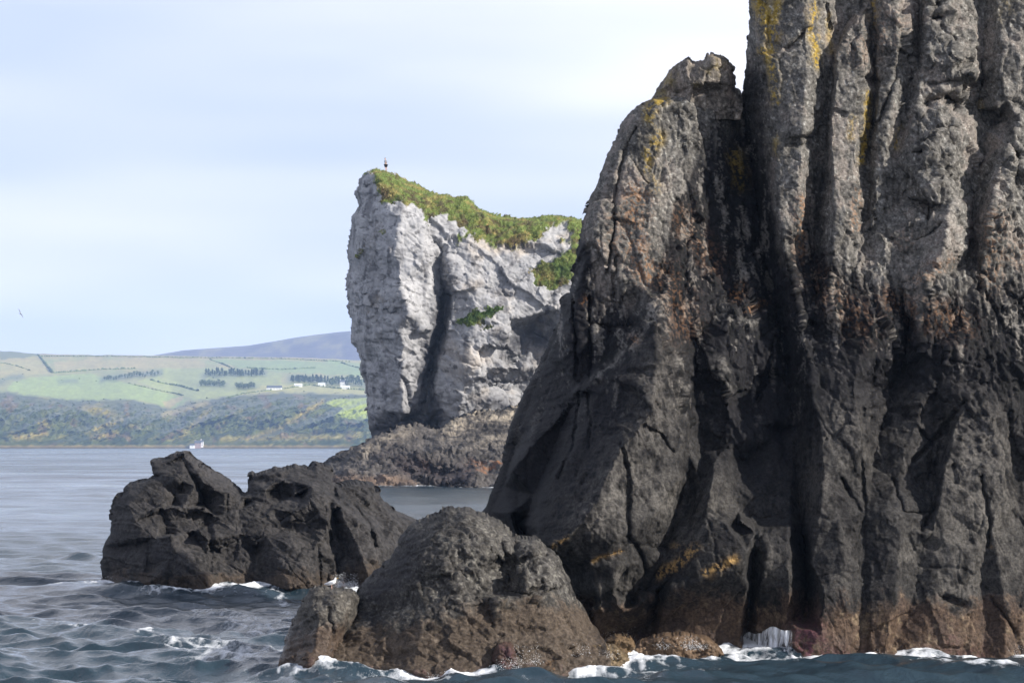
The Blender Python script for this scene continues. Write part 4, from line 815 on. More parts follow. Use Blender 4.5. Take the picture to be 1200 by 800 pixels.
for k in range(160):
    lam = .5*(4.6/.5)**wr.random(); a = .0064*lam*wr.uniform(.5, 1.5)*(.6 if lam > 3 else 1)
    d = math.radians(wr.normal(198, 32)); kx, ky = math.sin(d), math.cos(d); ph = wr.uniform(0, 6.28); kk = 2*math.pi/lam
    ok = np.nonzero((dr_ < lam/2.2) & (rs > 30))[0]; R_ = slice(ok.min(), ok.max()+1)
    X_, Y_ = SX[R_], SY[R_]
    fade = np.clip((lam/res[R_]-2.2)/2.5, 0, 1)*gust[R_]
    q = kk*(kx*X_+ky*Y_)+ph+.8*pn(X_/(lam*3)+k, Y_/(lam*3), 0*X_+k*.37)
    VAR += .5*(a*kk)**2*gust**2
    VAR[R_] += .5*(a*kk)**2*(np.clip(gust[R_]-fade, 0, 1)**2-gust[R_]**2)
    c_, s_ = np.cos(q), np.sin(q)
    SZ[R_] += a*fade*c_; HX[R_] -= kx*a*.85*fade*s_; HY[R_] -= ky*a*.85*fade*s_
for k in range(26):
    lam = 5*(22/5)**wr.random(); d = math.radians(wr.normal(196, 30)); kk = 2*math.pi/lam
    q = kk*(math.sin(d)*SX+math.cos(d)*SY)+wr.uniform(0, 6.28)+1.5*pn(SX/70+k, SY/70, 0*SX+k)
    SZ += .0024*lam*np.clip((lam/res-2.2)/2.5, 0, 1)*np.cos(q)
# surf distance map round the rocks
WL = np.concatenate(WATERLINE); 
def dist_map(x0, x1, y0, y1, st):
    m = (WL[:, 0] > x0) & (WL[:, 0] < x1) & (WL[:, 1] > y0) & (WL[:, 1] < y1)
    q = np.unique(np.round(WL[m]/(st*1.2)).astype(int), axis=0)*st*1.2
    gx, gy = np.meshgrid(np.arange(x0, x1, st), np.arange(y0, y1, st))
    D = np.full(gx.shape, 9.0)
    for p in q: D = np.minimum(D, np.hypot(gx-p[0], gy-p[1]))
    def s(X, Y):
        i = np.clip(((X-x0)/st).astype(int), 0, D.shape[1]-1); j = np.clip(((Y-y0)/st).astype(int), 0, D.shape[0]-1)
        o = D[j, i]; return np.where((X > x0) & (X < x1) & (Y > y0) & (Y < y1), o, 9.0)
    return s
near = dist_map(-18, 24, 56, 106, .22); far = dist_map(-28, 8, 318, 352, .5)
SD = np.minimum(near(SX, SY), far(SX, SY)*.5)
pu = 600+F*SX/np.maximum(SY, 1); pv = HV+F*H/np.maximum(SY, 1)
pu = np.where(SY > 20, pu, -999)
fn = fbm(SX*.55, SY*.35, 0*SX+4.4, 4, .6); fn2 = fbm(SX*1.6, SY*.9, 0*SX+1.4, 4, .65)
surf = np.exp(-np.maximum(SD, 0)/.45)*sstep(-.5, .4, fn+.1)*1.1
surf = np.maximum(surf, .55*np.exp(-SD/1.6)*sstep(-.1, .7, fn+.4*fn2))
wash = paint(pu, pv, [([(725, 743), (790, 752), (850, 757), (935, 755)], 7, 1.0), ([(745, 748), (715, 742)], 5, 1), ([(640, 776), (720, 775), (800, 766), (930, 762)], 11, .8), ([(520, 783), (600, 776)], 7, .85), ([(930, 766), (985, 769)], 6, 1.0), ([(1000, 771), (1030, 773)], 4, .8), ([(1045, 771), (1110, 773)], 5, 1.0), ([(1130, 772), (1200, 769)], 6, 1.0), ([(560, 786), (800, 790)], 10, .42), ([(1120, 768), (1200, 762)], 5, .8), ([(1040, 778), (1160, 786)], 6, .35),
                         ([(75, 735), (130, 738)], 7, .55), ([(165, 745), (230, 768), (300, 775)], 12, .50), ([(200, 760), (330, 758)], 16, .42), ([(230, 715), (340, 745)], 16, .36), ([(90, 685), (180, 692), (300, 690)], 5, .7), ([(300, 690), (430, 683)], 5, .65), ([(395, 684), (420, 690)], 4, 1), ([(20, 730), (200, 722)], 10, .25), ([(320, 792), (440, 789)], 3, .8), ([(60, 690), (118, 684)], 6, .5), ([(360, 790), (520, 793)], 5, .5), ([(330, 700), (345, 740)], 10, .35)])
wash = np.clip(wash*np.where(pu < 480, 1.25, 1.0), 0, 1)
foam = np.maximum(surf, wash*(.35+.65*sstep(-.6, .4, fn+.6*fn2)))
crest = sstep(.20, .34, SZ+.07*fn2)*sstep(.0, .5, pn(SX/6, SY/5, 0*SX+9))*.75
foam = np.clip(np.maximum(foam, crest*(RS < 135)), 0, 1)
SZ += .09*np.exp(-SD/.8)*(.5+fn)*(SD < 5)+.11*wash*sstep(.4, .8, wash)*(pu > 690)*(pu < 940)*(.8+.6*fn)+.05*foam*(fn2+.2)
SX2 = np.clip(SX+HX, -3300, 3300); SY2 = np.clip(SY+HY, -85, 4300)
sv = np.stack([SX2, SY2, SZ-.02], -1).reshape(-1, 3)
h, wd = SX.shape; g = np.arange(h*wd).reshape(h, wd)
sq = np.stack([g[:-1, :-1], g[:-1, 1:], g[1:, 1:], g[1:, :-1]], -1).reshape(-1, 4)
a = sv[sq[:, 2]]-sv[sq[:, 0]]; b = sv[sq[:, 3]]-sv[sq[:, 1]]
sq = sq[np.linalg.norm(np.cross(a, b), axis=1) > 1e-5]
sq = np.concatenate([sq]); 
M_sea, t, b = new_mat('sea_water'); l = t.links.new
b.inputs['Base Color'].default_value = (.020, .037, .050, 1); b.inputs['Roughness'].default_value = .11; b.inputs['IOR'].default_value = 1.333
tcn = N(t, 'ShaderNodeTexCoord'); mpn = N(t, 'ShaderNodeMapping'); mpn.inputs['Scale'].default_value = (1, .55, 1)
l(tcn.outputs['Object'], mpn.inputs[0])
n1 = N(t, 'ShaderNodeTexNoise'); n1.inputs['Scale'].default_value = 4.2; n1.inputs['Detail'].default_value = 6; n1.inputs['Roughness'].default_value = .62
n2 = N(t, 'ShaderNodeTexNoise'); n2.inputs['Scale'].default_value = .35; n2.inputs['Detail'].default_value = 4
l(mpn.outputs[0], n1.inputs[0]); l(mpn.outputs[0], n2.inputs[0])
bp = N(t, 'ShaderNodeBump'); bp.inputs['Strength'].default_value = .9; bp.inputs['Distance'].default_value = .06
bp2 = N(t, 'ShaderNodeBump'); bp2.inputs['Strength'].default_value = .5; bp2.inputs['Distance'].default_value = .35
l(n2.outputs[0], bp2.inputs['Height']); l(n1.outputs[0], bp.inputs['Height']); l(bp2.outputs[0], bp.inputs['Normal']); l(bp.outputs[0], b.inputs['Normal'])
at = N(t, 'ShaderNodeAttribute', attribute_name='Col'); sep = N(t, 'ShaderNodeSeparateColor'); l(at.outputs['Color'], sep.inputs[0])
l(sep.outputs[1], b.inputs['Roughness'])
fnz = N(t, 'ShaderNodeTexNoise'); fnz.inputs['Scale'].default_value = 5.5; fnz.inputs['Detail'].default_value = 6; fnz.inputs['Roughness'].default_value = .7
vor = N(t, 'ShaderNodeTexVoronoi', feature='DISTANCE_TO_EDGE'); vor.inputs['Scale'].default_value = 2.4
mw = N(t, 'ShaderNodeVectorMath', operation='MULTIPLY_ADD'); mw.inputs[1].default_value = (.35, .35, .35)
l(fnz.outputs['Color'], mw.inputs[0]); l(mpn.outputs[0], mw.inputs[2]); l(mpn.outputs[0], fnz.inputs[0]); l(mw.outputs[0], vor.inputs['Vector'])
m1 = N(t, 'ShaderNodeMath', operation='MULTIPLY'); m1.inputs[1].default_value = 1.3; l(vor.outputs['Distance'], m1.inputs[0])
m2 = N(t, 'ShaderNodeMath', operation='ADD'); l(m1.outputs[0], m2.inputs[0]); l(fnz.outputs[0], m2.inputs[1])       # lacy threshold .3 .. 1.2
m3 = N(t, 'ShaderNodeMath', operation='MULTIPLY'); m3.inputs[1].default_value = 1.22; l(sep.outputs[0], m3.inputs[0])
m4 = N(t, 'ShaderNodeMath', operation='SUBTRACT'); l(m3.outputs[0], m4.inputs[0]); l(m2.outputs[0], m4.inputs[1])
m5 = N(t, 'ShaderNodeMapRange'); m5.inputs[1].default_value = -.26; m5.inputs[2].default_value = .42; l(m4.outputs[0], m5.inputs[0])
fd = N(t, 'ShaderNodeBsdfDiffuse'); fd.inputs[0].default_value = (.78, .80, .82, 1)
msx = N(t, 'ShaderNodeMixShader'); l(m5.outputs[0], msx.inputs[0]); l(b.outputs[0], msx.inputs[1]); l(fd.outputs[0], msx.inputs[2])
l(msx.outputs[0], t.nodes['Material Output'].inputs[0])
sea = mesh_np('sea', sv, sq, M_sea, None, np.stack([foam, np.clip(np.sqrt(np.sqrt(2*VAR)*(.75+.5*fbm(SX/26, SY/30, 0*SX, 3)+.6*fbm(SX/90, SY/260, 0*SX+6, 3)+.4*pn(SX/7, SY/14, 0*SX+3)))*.42, .08, .30), foam], -1).reshape(-1, 3))
tag(sea, kind='structure'); sea['label'] = 'choppy grey blue sea with foam round the rocks'
def sea_z(x, y):
    k = np.argmin((sv[:, 0]-x)**2+(sv[:, 1]-y)**2); return float(sv[k, 2])

# ------------------------------------------------------------------ the far coast
ub = axis(-560, 1560, -6, 450, 1.0)
tb_ = np.concatenate([np.linspace(0, .38, 90), np.linspace(.38, 1, 110)[1:], [1.06, 1.15, 1.3]])
UB, TB = np.meshgrid(ub, tb_)
Bt = np.interp(UB, [-500, -50, 0, 30, 90, 150, 185, 203, 225, 262, 300, 340, 400, 440, 600, 800], [462, 464, 460, 464, 470, 469, 476, 481, 472, 466, 463, 461, 463, 464, 466, 470])
Bt = sum(np.roll(Bt, k, 1) for k in range(-9, 10))/19
Rt = np.interp(UB, [-500, -60, 0, 22, 45, 100, 150, 250, 330, 400, 440, 600, 800], [416, 412, 411, 412.5, 414.5, 415.5, 416, 417.5, 418.5, 421, 423, 426, 430])
s = np.clip(TB/.38, 0, 1); s2 = np.clip((TB-.38)/.62, 0, 1)
sh = s**.8
row = np.where(TB <= .38, 525.5+(Bt-525.5)*sh, Bt+(Rt-Bt)*(s2**.85))
DD = np.interp(TB, [0, .38, 1, 1.3], [4000, 4260, 5800, 6600])
gul = ridged(UB/60+1.2*(row/30), UB/400, row/80, 3, .55)
DD2 = DD+np.where(TB < .38, -42*gul*np.sin(np.pi*s)**1.0*.9, 0)+8*fbm(UB/9, row/6, 0*UB, 3)*(np.sin(np.pi*np.clip(s, 0, 1))+.1)
LPv = W(UB, row, DD2)
LPv[..., 2] = np.where(TB > 1, LPv[..., 2]-(TB-1)*260, LPv[..., 2])
LPv[..., 2] += np.where(TB < .38, 3.5*fbm(UB/9, row/5, 0*UB+3, 4, .6)*np.sin(np.pi*s), 1.2*fbm(UB/20, row/8, 0*UB+8, 3)*(s2 > 0))
LPv[..., 2] = np.maximum(LPv[..., 2], np.where(TB <= 0, -1.5, .3))
nA = fbm(UB/30, row/9, 0*UB, 4, .6); nB = fbm(UB/8, row/3.5, 0*UB+5, 4, .6); nC = fbm(UB/3, row/1.6, 0*UB+5, 3, .6)
lc = np.zeros(LPv.shape)+np.array((.17, .19, .075))
lc = mixc(lc, (.23, .205, .105), .75*sstep(-.2, .5, nA+.03*(430-row)))
lc = mixc(lc, (.13, .20, .06), .7*sstep(.1, .6, fbm(UB/24, row/7, 0*UB+11, 3)))
pw = UB+1.5*nB; qw = row+.8*nB
def patch(poly, c, f=.9):
    global lc
    lc = mixc(lc, c, f*inpoly(pw, qw, poly))
patch([(8, 456), (14, 448), (40, 442), (70, 440), (104, 437), (125, 443), (150, 449), (190, 459), (222, 468), (204, 480), (165, 468), (120, 469), (85, 470), (50, 465), (20, 464)], (.165, .245, .065))
patch([(160, 446), (185, 441), (235, 456), (330, 461), (250, 468), (222, 467), (190, 458)], (.20, .255, .075)); patch([(186, 432), (240, 430), (330, 438), (330, 452), (260, 462), (230, 456), (188, 441)], (.18, .23, .075))
patch([(245, 421), (400, 424), (432, 426), (432, 440), (330, 436), (280, 430)], (.12, .20, .065), .8); patch([(62, 424), (180, 420), (240, 422), (240, 431), (160, 432), (66, 436)], (.24, .215, .115), .7)
patch([(0, 425), (45, 418), (58, 437), (0, 442)], (.24, .225, .10), .7); patch([(0, 410), (45, 414), (44, 417), (0, 421)], (.05, .075, .035), .85)
patch([(305, 452), (440, 447), (440, 462), (300, 464), (262, 470)], (.235, .245, .085), .8); patch([(45, 414), (420, 419), (420, 422), (48, 418)], (.17, .135, .10), .6); patch([(190, 470), (215, 464), (214, 468), (196, 480)], (.23, .2, .1))
bl = sstep(-2.0, 2.0, row+2.2*nB-Bt+1.5)
scr = np.zeros(LPv.shape)+np.array((.055, .070, .033))
scr = mixc(scr, (.030, .044, .024), sstep(-.1, .45, 0.3*nB+.3*gul+.1*nC+.9*fbm(UB/22, row/9, 0*UB+41, 3))); scr = mixc(scr, (.15, .145, .07), .5*sstep(.25, .7, fbm((UB+1.5*row)/16, row/7, 0*UB+21, 4, .6)))
scr = mixc(scr, (.040, .056, .034), .8*paint(pw, qw, [([(0, 472), (40, 478)], 7, 1), ([(62, 490), (110, 494)], 6, 1), ([(30, 504), (88, 505)], 5, .9), ([(205, 482), (230, 476)], 5, 1), ([(248, 498), (300, 496)], 7, .9), ([(300, 472), (345, 476), (330, 490)], 9, .8), ([(360, 502), (430, 500)], 8, .8), ([(140, 480), (190, 490)], 7, .6), ([(150, 505), (190, 508)], 6, .5)]))
scr = mixc(scr, (.24, .21, .11), .7*paint(pw, qw, [([(192, 486), (215, 480), (242, 472)], 3, 1), ([(212, 512), (232, 492), (246, 480)], 3, .6), ([(290, 515), (330, 500), (362, 480), (378, 470)], 2.4, .9), ([(100, 477), (132, 485)], 4, .7), ([(112, 503), (142, 492)], 3, .8), ([(18, 513), (55, 508)], 3, .8), ([(108, 512), (138, 508)], 3, .8), ([(260, 514), (420, 511)], 3, .6), ([(48, 494), (56, 498)], 4, .6)]))
scr = mixc(scr, (.085, .058, .055), .6*sstep(.3, .6, fbm(UB/20, row/12, 0*UB+31, 3)))
scr = mixc(scr, (.20, .17, .13), .7*sstep(521, 522.3, row+nB)*sstep(420, 380, UB)); scr = mixc(scr, (.06, .05, .045), .8*sstep(522.6, 523.6, row+.6*nC))
lc = lc*(1-bl[..., None])+scr*bl[..., None]
patch([(377, 472), (394, 467), (445, 466), (455, 494), (433, 492), (390, 488), (404, 478)], (.165, .225, .085), 1)
lc *= (1.22*(1+.14*nB+.18*nC))[..., None]*np.array([1.24, 1.08, .60])
dks = paint(pw, qw, [([(120, 445), (150, 440), (188, 437)], 4, 1), ([(0, 448), (10, 443), (25, 441)], 4, .8), ([(70, 447), (90, 446)], 3, .7), ([(240, 440), (310, 437)], 4, .9), ([(236, 449), (262, 451)], 4, .9), ([(280, 452), (296, 453)], 4, .9), ([(340, 443), (376, 446)], 4, .9), ([(385, 449), (432, 452)], 4, .8)])
lc = mixc(lc, (.05, .075, .038), .8*dks)
h, wd = UB.shape; g = np.arange(h*wd).reshape(h, wd)
lq = np.stack([g[:-1, :-1], g[:-1, 1:], g[1:, 1:], g[1:, :-1]], -1).reshape(-1, 4)
M_land = rock_mat('farmland', .05, .12, .2, 2.0, (.72, 1.1), .1)
hills = mesh_np('hills', LPv.reshape(-1, 3), lq, M_land, None, np.clip(lc.reshape(-1, 3), .015, .6))
tag(hills, kind='structure'); hills['label'] = 'green farmland above a scrubby coastal bluff across the bay'
def land(u, v):
    """point of the far land seen at photo pixel (u, v)"""
    i = int(np.argmin(np.abs(ub-u))); z = LPv[:195, i, 2]; y = LPv[:195, i, 1]
    rw = HV-(z-H)*F/y
    j = int(np.argmin(np.abs(rw-v)+1e-4*np.arange(len(rw)))); p = LPv[j, i]
    return Vector((p[0]+(u-ub[i])*p[1]/F, p[1], p[2]))
# mountain behind
um = axis(-560, 1560, -6, 450, 3.0); tm = np.linspace(0, 1.25, 34)
UM, TM = np.meshgrid(um, tm)
Mt = np.interp(UM, [-560, 0, 120, 180, 215, 255, 290, 320, 345, 370, 395, 412, 440, 500, 600, 760, 1000, 1560], [440, 432, 421, 415.5, 409.5, 406.5, 404, 399, 394.5, 391, 388, 386.5, 385, 381, 384, 395, 400, 415])
rm_ = np.where(TM <= 1, 470+(Mt-470)*TM, Mt)
MP = W(UM, rm_+1.0*fbm(UM/14, TM*4, 0*UM, 4)*np.sin(np.pi*np.clip(TM, 0, 1)), 7600+800*TM)
MP[..., 2] -= np.maximum(TM-1, 0)*500
mc = np.zeros(MP.shape)+np.array((.115, .085, .095)); nm = fbm(UM/40, TM*5, 0*UM, 4, .6)
mc = mixc(mc, (.24, .20, .11), .8*sstep(-.1, .5, nm)); mc = mixc(mc, (.085, .050, .070), .8*sstep(.0, .5, fbm(UM/16, TM*9, 0*UM+4, 4)))
h, wd = UM.shape; g = np.arange(h*wd).reshape(h, wd)
mq = np.stack([g[:-1, :-1], g[:-1, 1:], g[1:, 1:], g[1:, :-1]], -1).reshape(-1, 4)
mt = mesh_np('mountain', MP.reshape(-1, 3), mq, M_land, None, mc.reshape(-1, 3))
tag(mt, kind='structure'); mt['label'] = 'heather brown mountain rising behind the farmland'

# scrub and gorse on the bluff: uncountable clumps
def blob(n_lat=3, n_lon=6):
    v = [(0, 0, 1)]; f = []
    for i in range(1, n_lat):
        for j in range(n_lon):
            a = math.pi*.62*i/(n_lat-1); p = 2*math.pi*j/n_lon+.4*i
            v.append((math.sin(a)*math.cos(p), math.sin(a)*math.sin(p), math.cos(a)))
    for j in range(n_lon): f.append((0, 1+j, 1+(j+1) % n_lon, 1+(j+1) % n_lon))
    for i in range(n_lat-2):
        for j in range(n_lon):
            a0 = 1+i*n_lon+j; a1 = 1+i*n_lon+(j+1) % n_lon
            f.append((a0, a0+n_lon, a1+n_lon, a1))
    return np.array(v), np.array(f)
bv_, bf_ = blob()
tri = np.concatenate([bf_[:, [0, 1, 2]], bf_[:, [0, 2, 3]]]); tri = tri[(tri[:, 0] != tri[:, 1]) & (tri[:, 1] != tri[:, 2]) & (tri[:, 0] != tri[:, 2])]
dens = bl*sstep(-.15, .35, nB+.5*gul)*(row < 519)*(UB > -20)*(UB < 450)+dks*.5*(UB > -20)*(UB < 450)
dens *= ~inpoly(pw, qw, [(377, 472), (394, 467), (445, 466), (455, 494), (433, 492), (390, 488), (404, 478)])
pr = dens.ravel()/dens.sum()
pick = rng.choice(dens.size, 800, p=pr)
pc = LPv.reshape(-1, 3)[pick]+rng.normal(size=(800, 3))*np.array([1.0, 1.5, .3])
sz = rng.uniform(.5, 1.5, 800)
vv = pc[:, None, :]+(bv_[None]*rng.uniform(.75, 1.25, (800, len(bv_), 1)))*sz[:, None, None]*np.array([1.25, 1.25, .8])
ff = (tri[None]+np.arange(800)[:, None, None]*len(bv_)).reshape(-1, 3)
scc = np.array([[.055, .072, .035]])*rng.uniform(.65, 1.7, (800, 1))*np.array([1, 1, 1])+rng.uniform(0, .02, (800, 3))*np.array([1, .8, .2])
sc_o = mesh_np('scrub', vv.reshape(-1, 3), ff, M_grass, None, np.repeat(scc, len(bv_), 0), False)
tag(sc_o, 'dark scrub and gorse clumps covering the bluff across the bay', 'scrub', kind='stuff')

# hedgerows
M_hedge = simple('hedge_leaf', (.125, .155, .075), .9, .35, .3)
def hedge(pts, label, hgt=1.9, wid=2.6):
    vs = []; fs = []; P0 = []
    for (a, b) in zip(pts[:-1], pts[1:]):
        k = max(int(math.hypot(b[0]-a[0], b[1]-a[1])/1.1), 1)
        for j in range(k): P0.append(land(a[0]+(b[0]-a[0])*j/k, a[1]+(b[1]-a[1])*j/k))
    P0.append(land(*pts[-1]))
    base = P0[0].copy(); vs = []; n = len(P0)
    for i, p in enumerate(P0):
        tn = (P0[min(i+1, n-1)]-P0[max(i-1, 0)]); tn.z = 0; tn.normalize(); sd = Vector((-tn.y, tn.x, 0))
        hh = .75*hgt*random.choice((.15, .6, .9, 1.1, 1.4)); ww = wid*random.uniform(.6, 1.2)
        for (s_, z_) in ((-1, -.8), (-.85, .6), (-.2, 1), (.4, .9), (.9, .5), (1, -.8)):
            q = p-base+sd*ww*s_*.5*random.uniform(.8, 1.2)+Vector((0, 0, hh*z_)); vs.append(q)
    for i in range(n-1):
        for k in range(5): fs.append((i*6+k, i*6+k+1, i*6+6+k+1, i*6+6+k))
    o = mesh_np('hedgerow', [tuple(v) for v in vs], np.array(fs), M_hedge, None, None, False, loc=base)
    tag(o, label, 'hedge', 'hedgerows between the far fields')
hedge([(44, 415), (50, 422), (56, 430), (62, 437)], 'steep dark hedgerow running downhill below the left end of the skyline', 5, 6)
hedge([(0, 425), (18, 428), (35, 434)], 'hedgerow at the left edge of the photo slanting down to the steep hedge')
hedge([(62, 437), (90, 435), (120, 433), (160, 432)], 'long level hedgerow along the top of the big green field', 3.5, 4)
hedge([(176, 445), (190, 449), (210, 452), (232, 458)], 'hedgerow slanting across the middle fields right of the small wood', 3.2, 3.5)
hedge([(150, 449), (180, 456), (215, 463)], 'thin hedgerow on the right edge of the big green field', 2, 2.4)
hedge([(262, 467), (285, 461), (310, 458), (335, 455)], 'hedgerow climbing from the bluff towards the dark roofed barn')
hedge([(48, 417.5), (140, 417.6), (240, 419), (330, 420.5), (410, 424)], 'hedgerow along the ridge under the mountain', 2.6, 3)
hedge([(246, 421), (262, 427), (275, 433)], 'short hedgerow dropping from the ridge to the conifer belt', 3, 3)
hedge([(335, 455), (362, 451), (395, 455), (430, 457)], 'hedgerow behind the row of white farm buildings', 2.6, 3)
hedge([(290, 431), (330, 433), (370, 431)], 'broken hedgerow in the upper green field above the conifer belt', 2.5, 3)
hedge([(400, 425), (415, 430), (430, 433)], 'hedgerow slanting beside the headland in the upper green field', 2.5, 3)

# trees of the far shelter belts: trunk and crown
M_bark = simple('bark', (.07, .05, .04), .9); M_leaf = [simple('conifer_needles', (.052, .078, .045), .9, .4, .4), simple('broadleaf', (.085, .12, .05), .9, .4, .4)]
def tree_meshes(kind, seed):
    r = np.random.default_rng(seed); vs = []; fs = []
    n = 90
    for i in range(n):
        z = r.uniform(.12, 1)
        rad = (1-z)**.8*.26+.02 if kind == 0 else .36*math.sqrt(max(0, 1-((z-.6)/.45)**2))
        a = r.uniform(0, 6.28); rr = rad*math.sqrt(r.random()); c = np.array([math.cos(a)*rr, math.sin(a)*rr, z])
        k = len(vs)
        for q in range(4): vs.append(c+r.normal(size=3)*np.array([.07, .07, .05]))
        fs += [(k, k+1, k+2), (k, k+2, k+3), (k, k+3, k+1), (k+1, k+3, k+2)]
    tr = []; tf = []
    for z, q in ((-.05, .03), (.5, .018), (.9, .006)):
        for j in range(5): tr.append((q*math.cos(j*1.257), q*math.sin(j*1.257), z))
    for i in range(2):
        for j in range(5): tf.append((i*5+j, i*5+(j+1) % 5, i*5+5+(j+1) % 5, i*5+5+j))
    return (np.array(vs), np.array(fs)), (np.array(tr), np.array(tf))
def make_tree(kind, seed):
    nm = ['conifer_tree', 'broadleaf_tree'][kind]
    (v, f), (tv, tf) = tree_meshes(kind, seed); r = empty(nm)
    mesh_np('crown', v, f, M_leaf[kind], r, None, False); mesh_np('trunk', tv, tf, M_bark, r)
    return r
PROTO = {(k, s): make_tree(k, 60+s+10*k) for k in (0, 1) for s in (0, 1, 2)}
USED = set()
def plant(kind, s, u, v, hgt, label, group):
    p = land(u, v); r0 = PROTO[(kind, s)]
    if (kind, s) in USED:
        r = r0.copy(); COL.objects.link(r)
        for ch in r0.children:
            c = ch.copy(); COL.objects.link(c); c.parent = r
    else: r = r0; USED.add((kind, s))
    r.location = p; r.scale = (hgt*random.uniform(.9, 1.4),)*2+(hgt,); r.rotation_euler = (0, 0, random.uniform(0, 6.28))
    tag(r, label, 'tree', group)
rt = random.Random(5)
for i in range(34): plant(0, rt.randrange(3), 242+i*2.0+rt.uniform(-1, 1), 439+rt.uniform(-1.5, 1.5)+.02*i, rt.uniform(8, 12), 'dark conifer in the long shelter belt above the middle fields', 'conifers in the shelter belt')
for i in range(20): plant(0, rt.randrange(3), 341+i*1.9+rt.uniform(-1, 1), 447+rt.uniform(-1, 1), rt.uniform(8, 13), 'dark conifer standing in the row behind the white farm buildings', 'conifers behind the farm')
for i in range(22): plant(rt.choice((0, 1)), rt.randrange(3), 380+i*2.3+rt.uniform(-1, 1), 450+rt.uniform(-3, 2), rt.uniform(7, 13), 'tree in the loose wood around the farmhouse beside the headland', 'trees around the farmhouse')
for i in range(18): plant(1, rt.randrange(3), 235+i*1.6+rt.uniform(-1, 1), 451.5+rt.uniform(-1.5, 1), rt.uniform(6, 9), 'broadleaf tree in the small copse below the conifer belt', 'trees of the small copse')
for i in range(12): plant(1, rt.randrange(3), 278+i*1.7+rt.uniform(-1, 1), 455+rt.uniform(-1.5, .5), rt.uniform(6, 9), 'broadleaf tree in the copse left of the dark roofed barn', 'trees of the barn copse')
for i in range(24): plant(1, rt.randrange(3), 122+i*2.7+rt.uniform(-1, 1), 446-i*.35+rt.uniform(-2, 2), rt.uniform(5, 8), 'bushy tree in the scrubby wood on the top right of the big field', 'trees of the scrubby wood')
for kx, r in PROTO.items():
    if kx not in USED:
        for ch in list(r.children): bpy.data.objects.remove(ch)
        bpy.data.objects.remove(r)

# farm buildings and the white house on the shore
M_white = simple('whitewash', (.80, .80, .78), .8, .05); M_slate = simple('slate_roof', (.10, .11, .13), .7, .2); M_pink = simple('pink_render', (.36, .26, .24), .8, .08); M_pane = simple('window_pane', (.03, .035, .045), .15, .1); M_tin = simple('tin_roof', (.72, .73, .74), .6, .08)
def boxm(x0, x1, y0, y1, z0, z1):
    v = [(x, y, z) for z in (z0, z1) for y in (y0, y1) for x in (x0, x1)]
    return v, [(0, 2, 3, 1), (4, 5, 7, 6), (0, 1, 5, 4), (2, 6, 7, 3), (0, 4, 6, 2), (1, 3, 7, 5)]
def house(name, u, v, L_, D_, hw, hr, wall, roof, label, cat, win=0, chim=0, rz=0, z=0):
    p = land(u, v); r = empty(name, (p.x, p.y, p.z+z), rz)
    a, b = L_/2, D_/2
    wv = [(-a, -b, -3), (a, -b, -3), (a, b, -3), (-a, b, -3), (-a, -b, hw), (a, -b, hw), (a, b, hw), (-a, b, hw), (-a, 0, hw+hr), (a, 0, hw+hr)]
    mesh_np('wall', wv, [np.array([(0, 1, 5, 4), (1, 2, 6, 5), (2, 3, 7, 6), (3, 0, 4, 7)]), np.array([(4, 8, 7), (5, 6, 9)])], wall, r, None, False)
    e = .35; t_ = .25
    k = hr/b
    rv = []
    for x in (-a-e, a+e):
        rv += [(x, -b-e, hw-e*k+.03), (x, 0, hw+hr+.03), (x, b+e, hw-e*k+.03), (x, b+e, hw-e*k+t_+.03), (x, 0, hw+hr+t_+.03), (x, -b-e, hw-e*k+t_+.03)]
    rf = [(0, 1, 7, 6), (1, 2, 8, 7), (2, 3, 9, 8), (3, 4, 10, 9), (4, 5, 11, 10), (5, 0, 6, 11), (0, 5, 4, 1), (1, 4, 3, 2), (6, 7, 10, 11), (7, 8, 9, 10)]
    ro = mesh_np('roof', rv, np.array(rf), roof, r, None, False)
    for i in range(chim):
        x = (-a+.9) if i == 0 else (a-.9)
        v_, f_ = boxm(x-.5, x+.5, -.45, .45, hw+hr-.6, hw+hr+1.5); mesh_np('chimney', v_, np.array(f_), wall, ro, None, False)
    for i in range(win):
        x = -a+L_*(i+.5)/win
        for zz in ((1.0,) if hw < 4 else (1.0, 3.6)):
            v_, f_ = boxm(x-.55, x+.55, -b-.04, -b+.1, zz, zz+1.3); f0 = mesh_np('window', v_, np.array(f_), M_white, r, None, False)
            v_, f_ = boxm(x-.42, x+.42, -b-.07, -b-.01, zz+.13, zz+1.17); mesh_np('pane', v_, np.array(f_), M_pane, f0, None, False)
    tag(r, label, cat); return r
house('barn', 321.5, 456.6, 23, 9, 3.4, 3.0, M_white, M_slate, 'long white barn under a dark slate roof, leftmost of the farm buildings', 'barn', 5)
house('farm_shed', 349.5, 453.0, 12, 8, 2.6, 2.0, M_white, M_tin, 'low white shed just right of the dark roofed barn', 'shed', 2)
house('farm_shed', 377, 452.5, 11, 8, 3.0, 2.0, M_white, M_tin, 'white shed with a pale roof in front of the conifer row, nearest the farmhouse', 'shed', 2)
house('farmhouse', 402, 451, 10, 8, 5.4, 2.6, M_white, M_slate, 'two storey white farmhouse among trees beside the headland', 'house', 4, 2)
house('cottage', 404.5, 455.5, 14, 7, 2.8, 2.0, M_white, M_tin, 'low white cottage in front of the two storey farmhouse', 'cottage', 4, 1)
house('shore_house', 232, 523.0, 9, 8, 5.2, 3.0, M_pink, M_slate, 'tall pink rendered house with chimneys standing on the far shore', 'house', 3, 2)
house('shore_cottage', 236.6, 522.4, 4, 6, 6.4, 2.4, M_white, M_slate, 'narrow white gabled house right of the pink house on the shore', 'house', 2, 1)
house('boathouse', 225.5, 523.6, 7, 7, 3.2, 2.0, M_white, M_slate, 'small white boathouse left of the pink house on the shore', 'boathouse', 1)

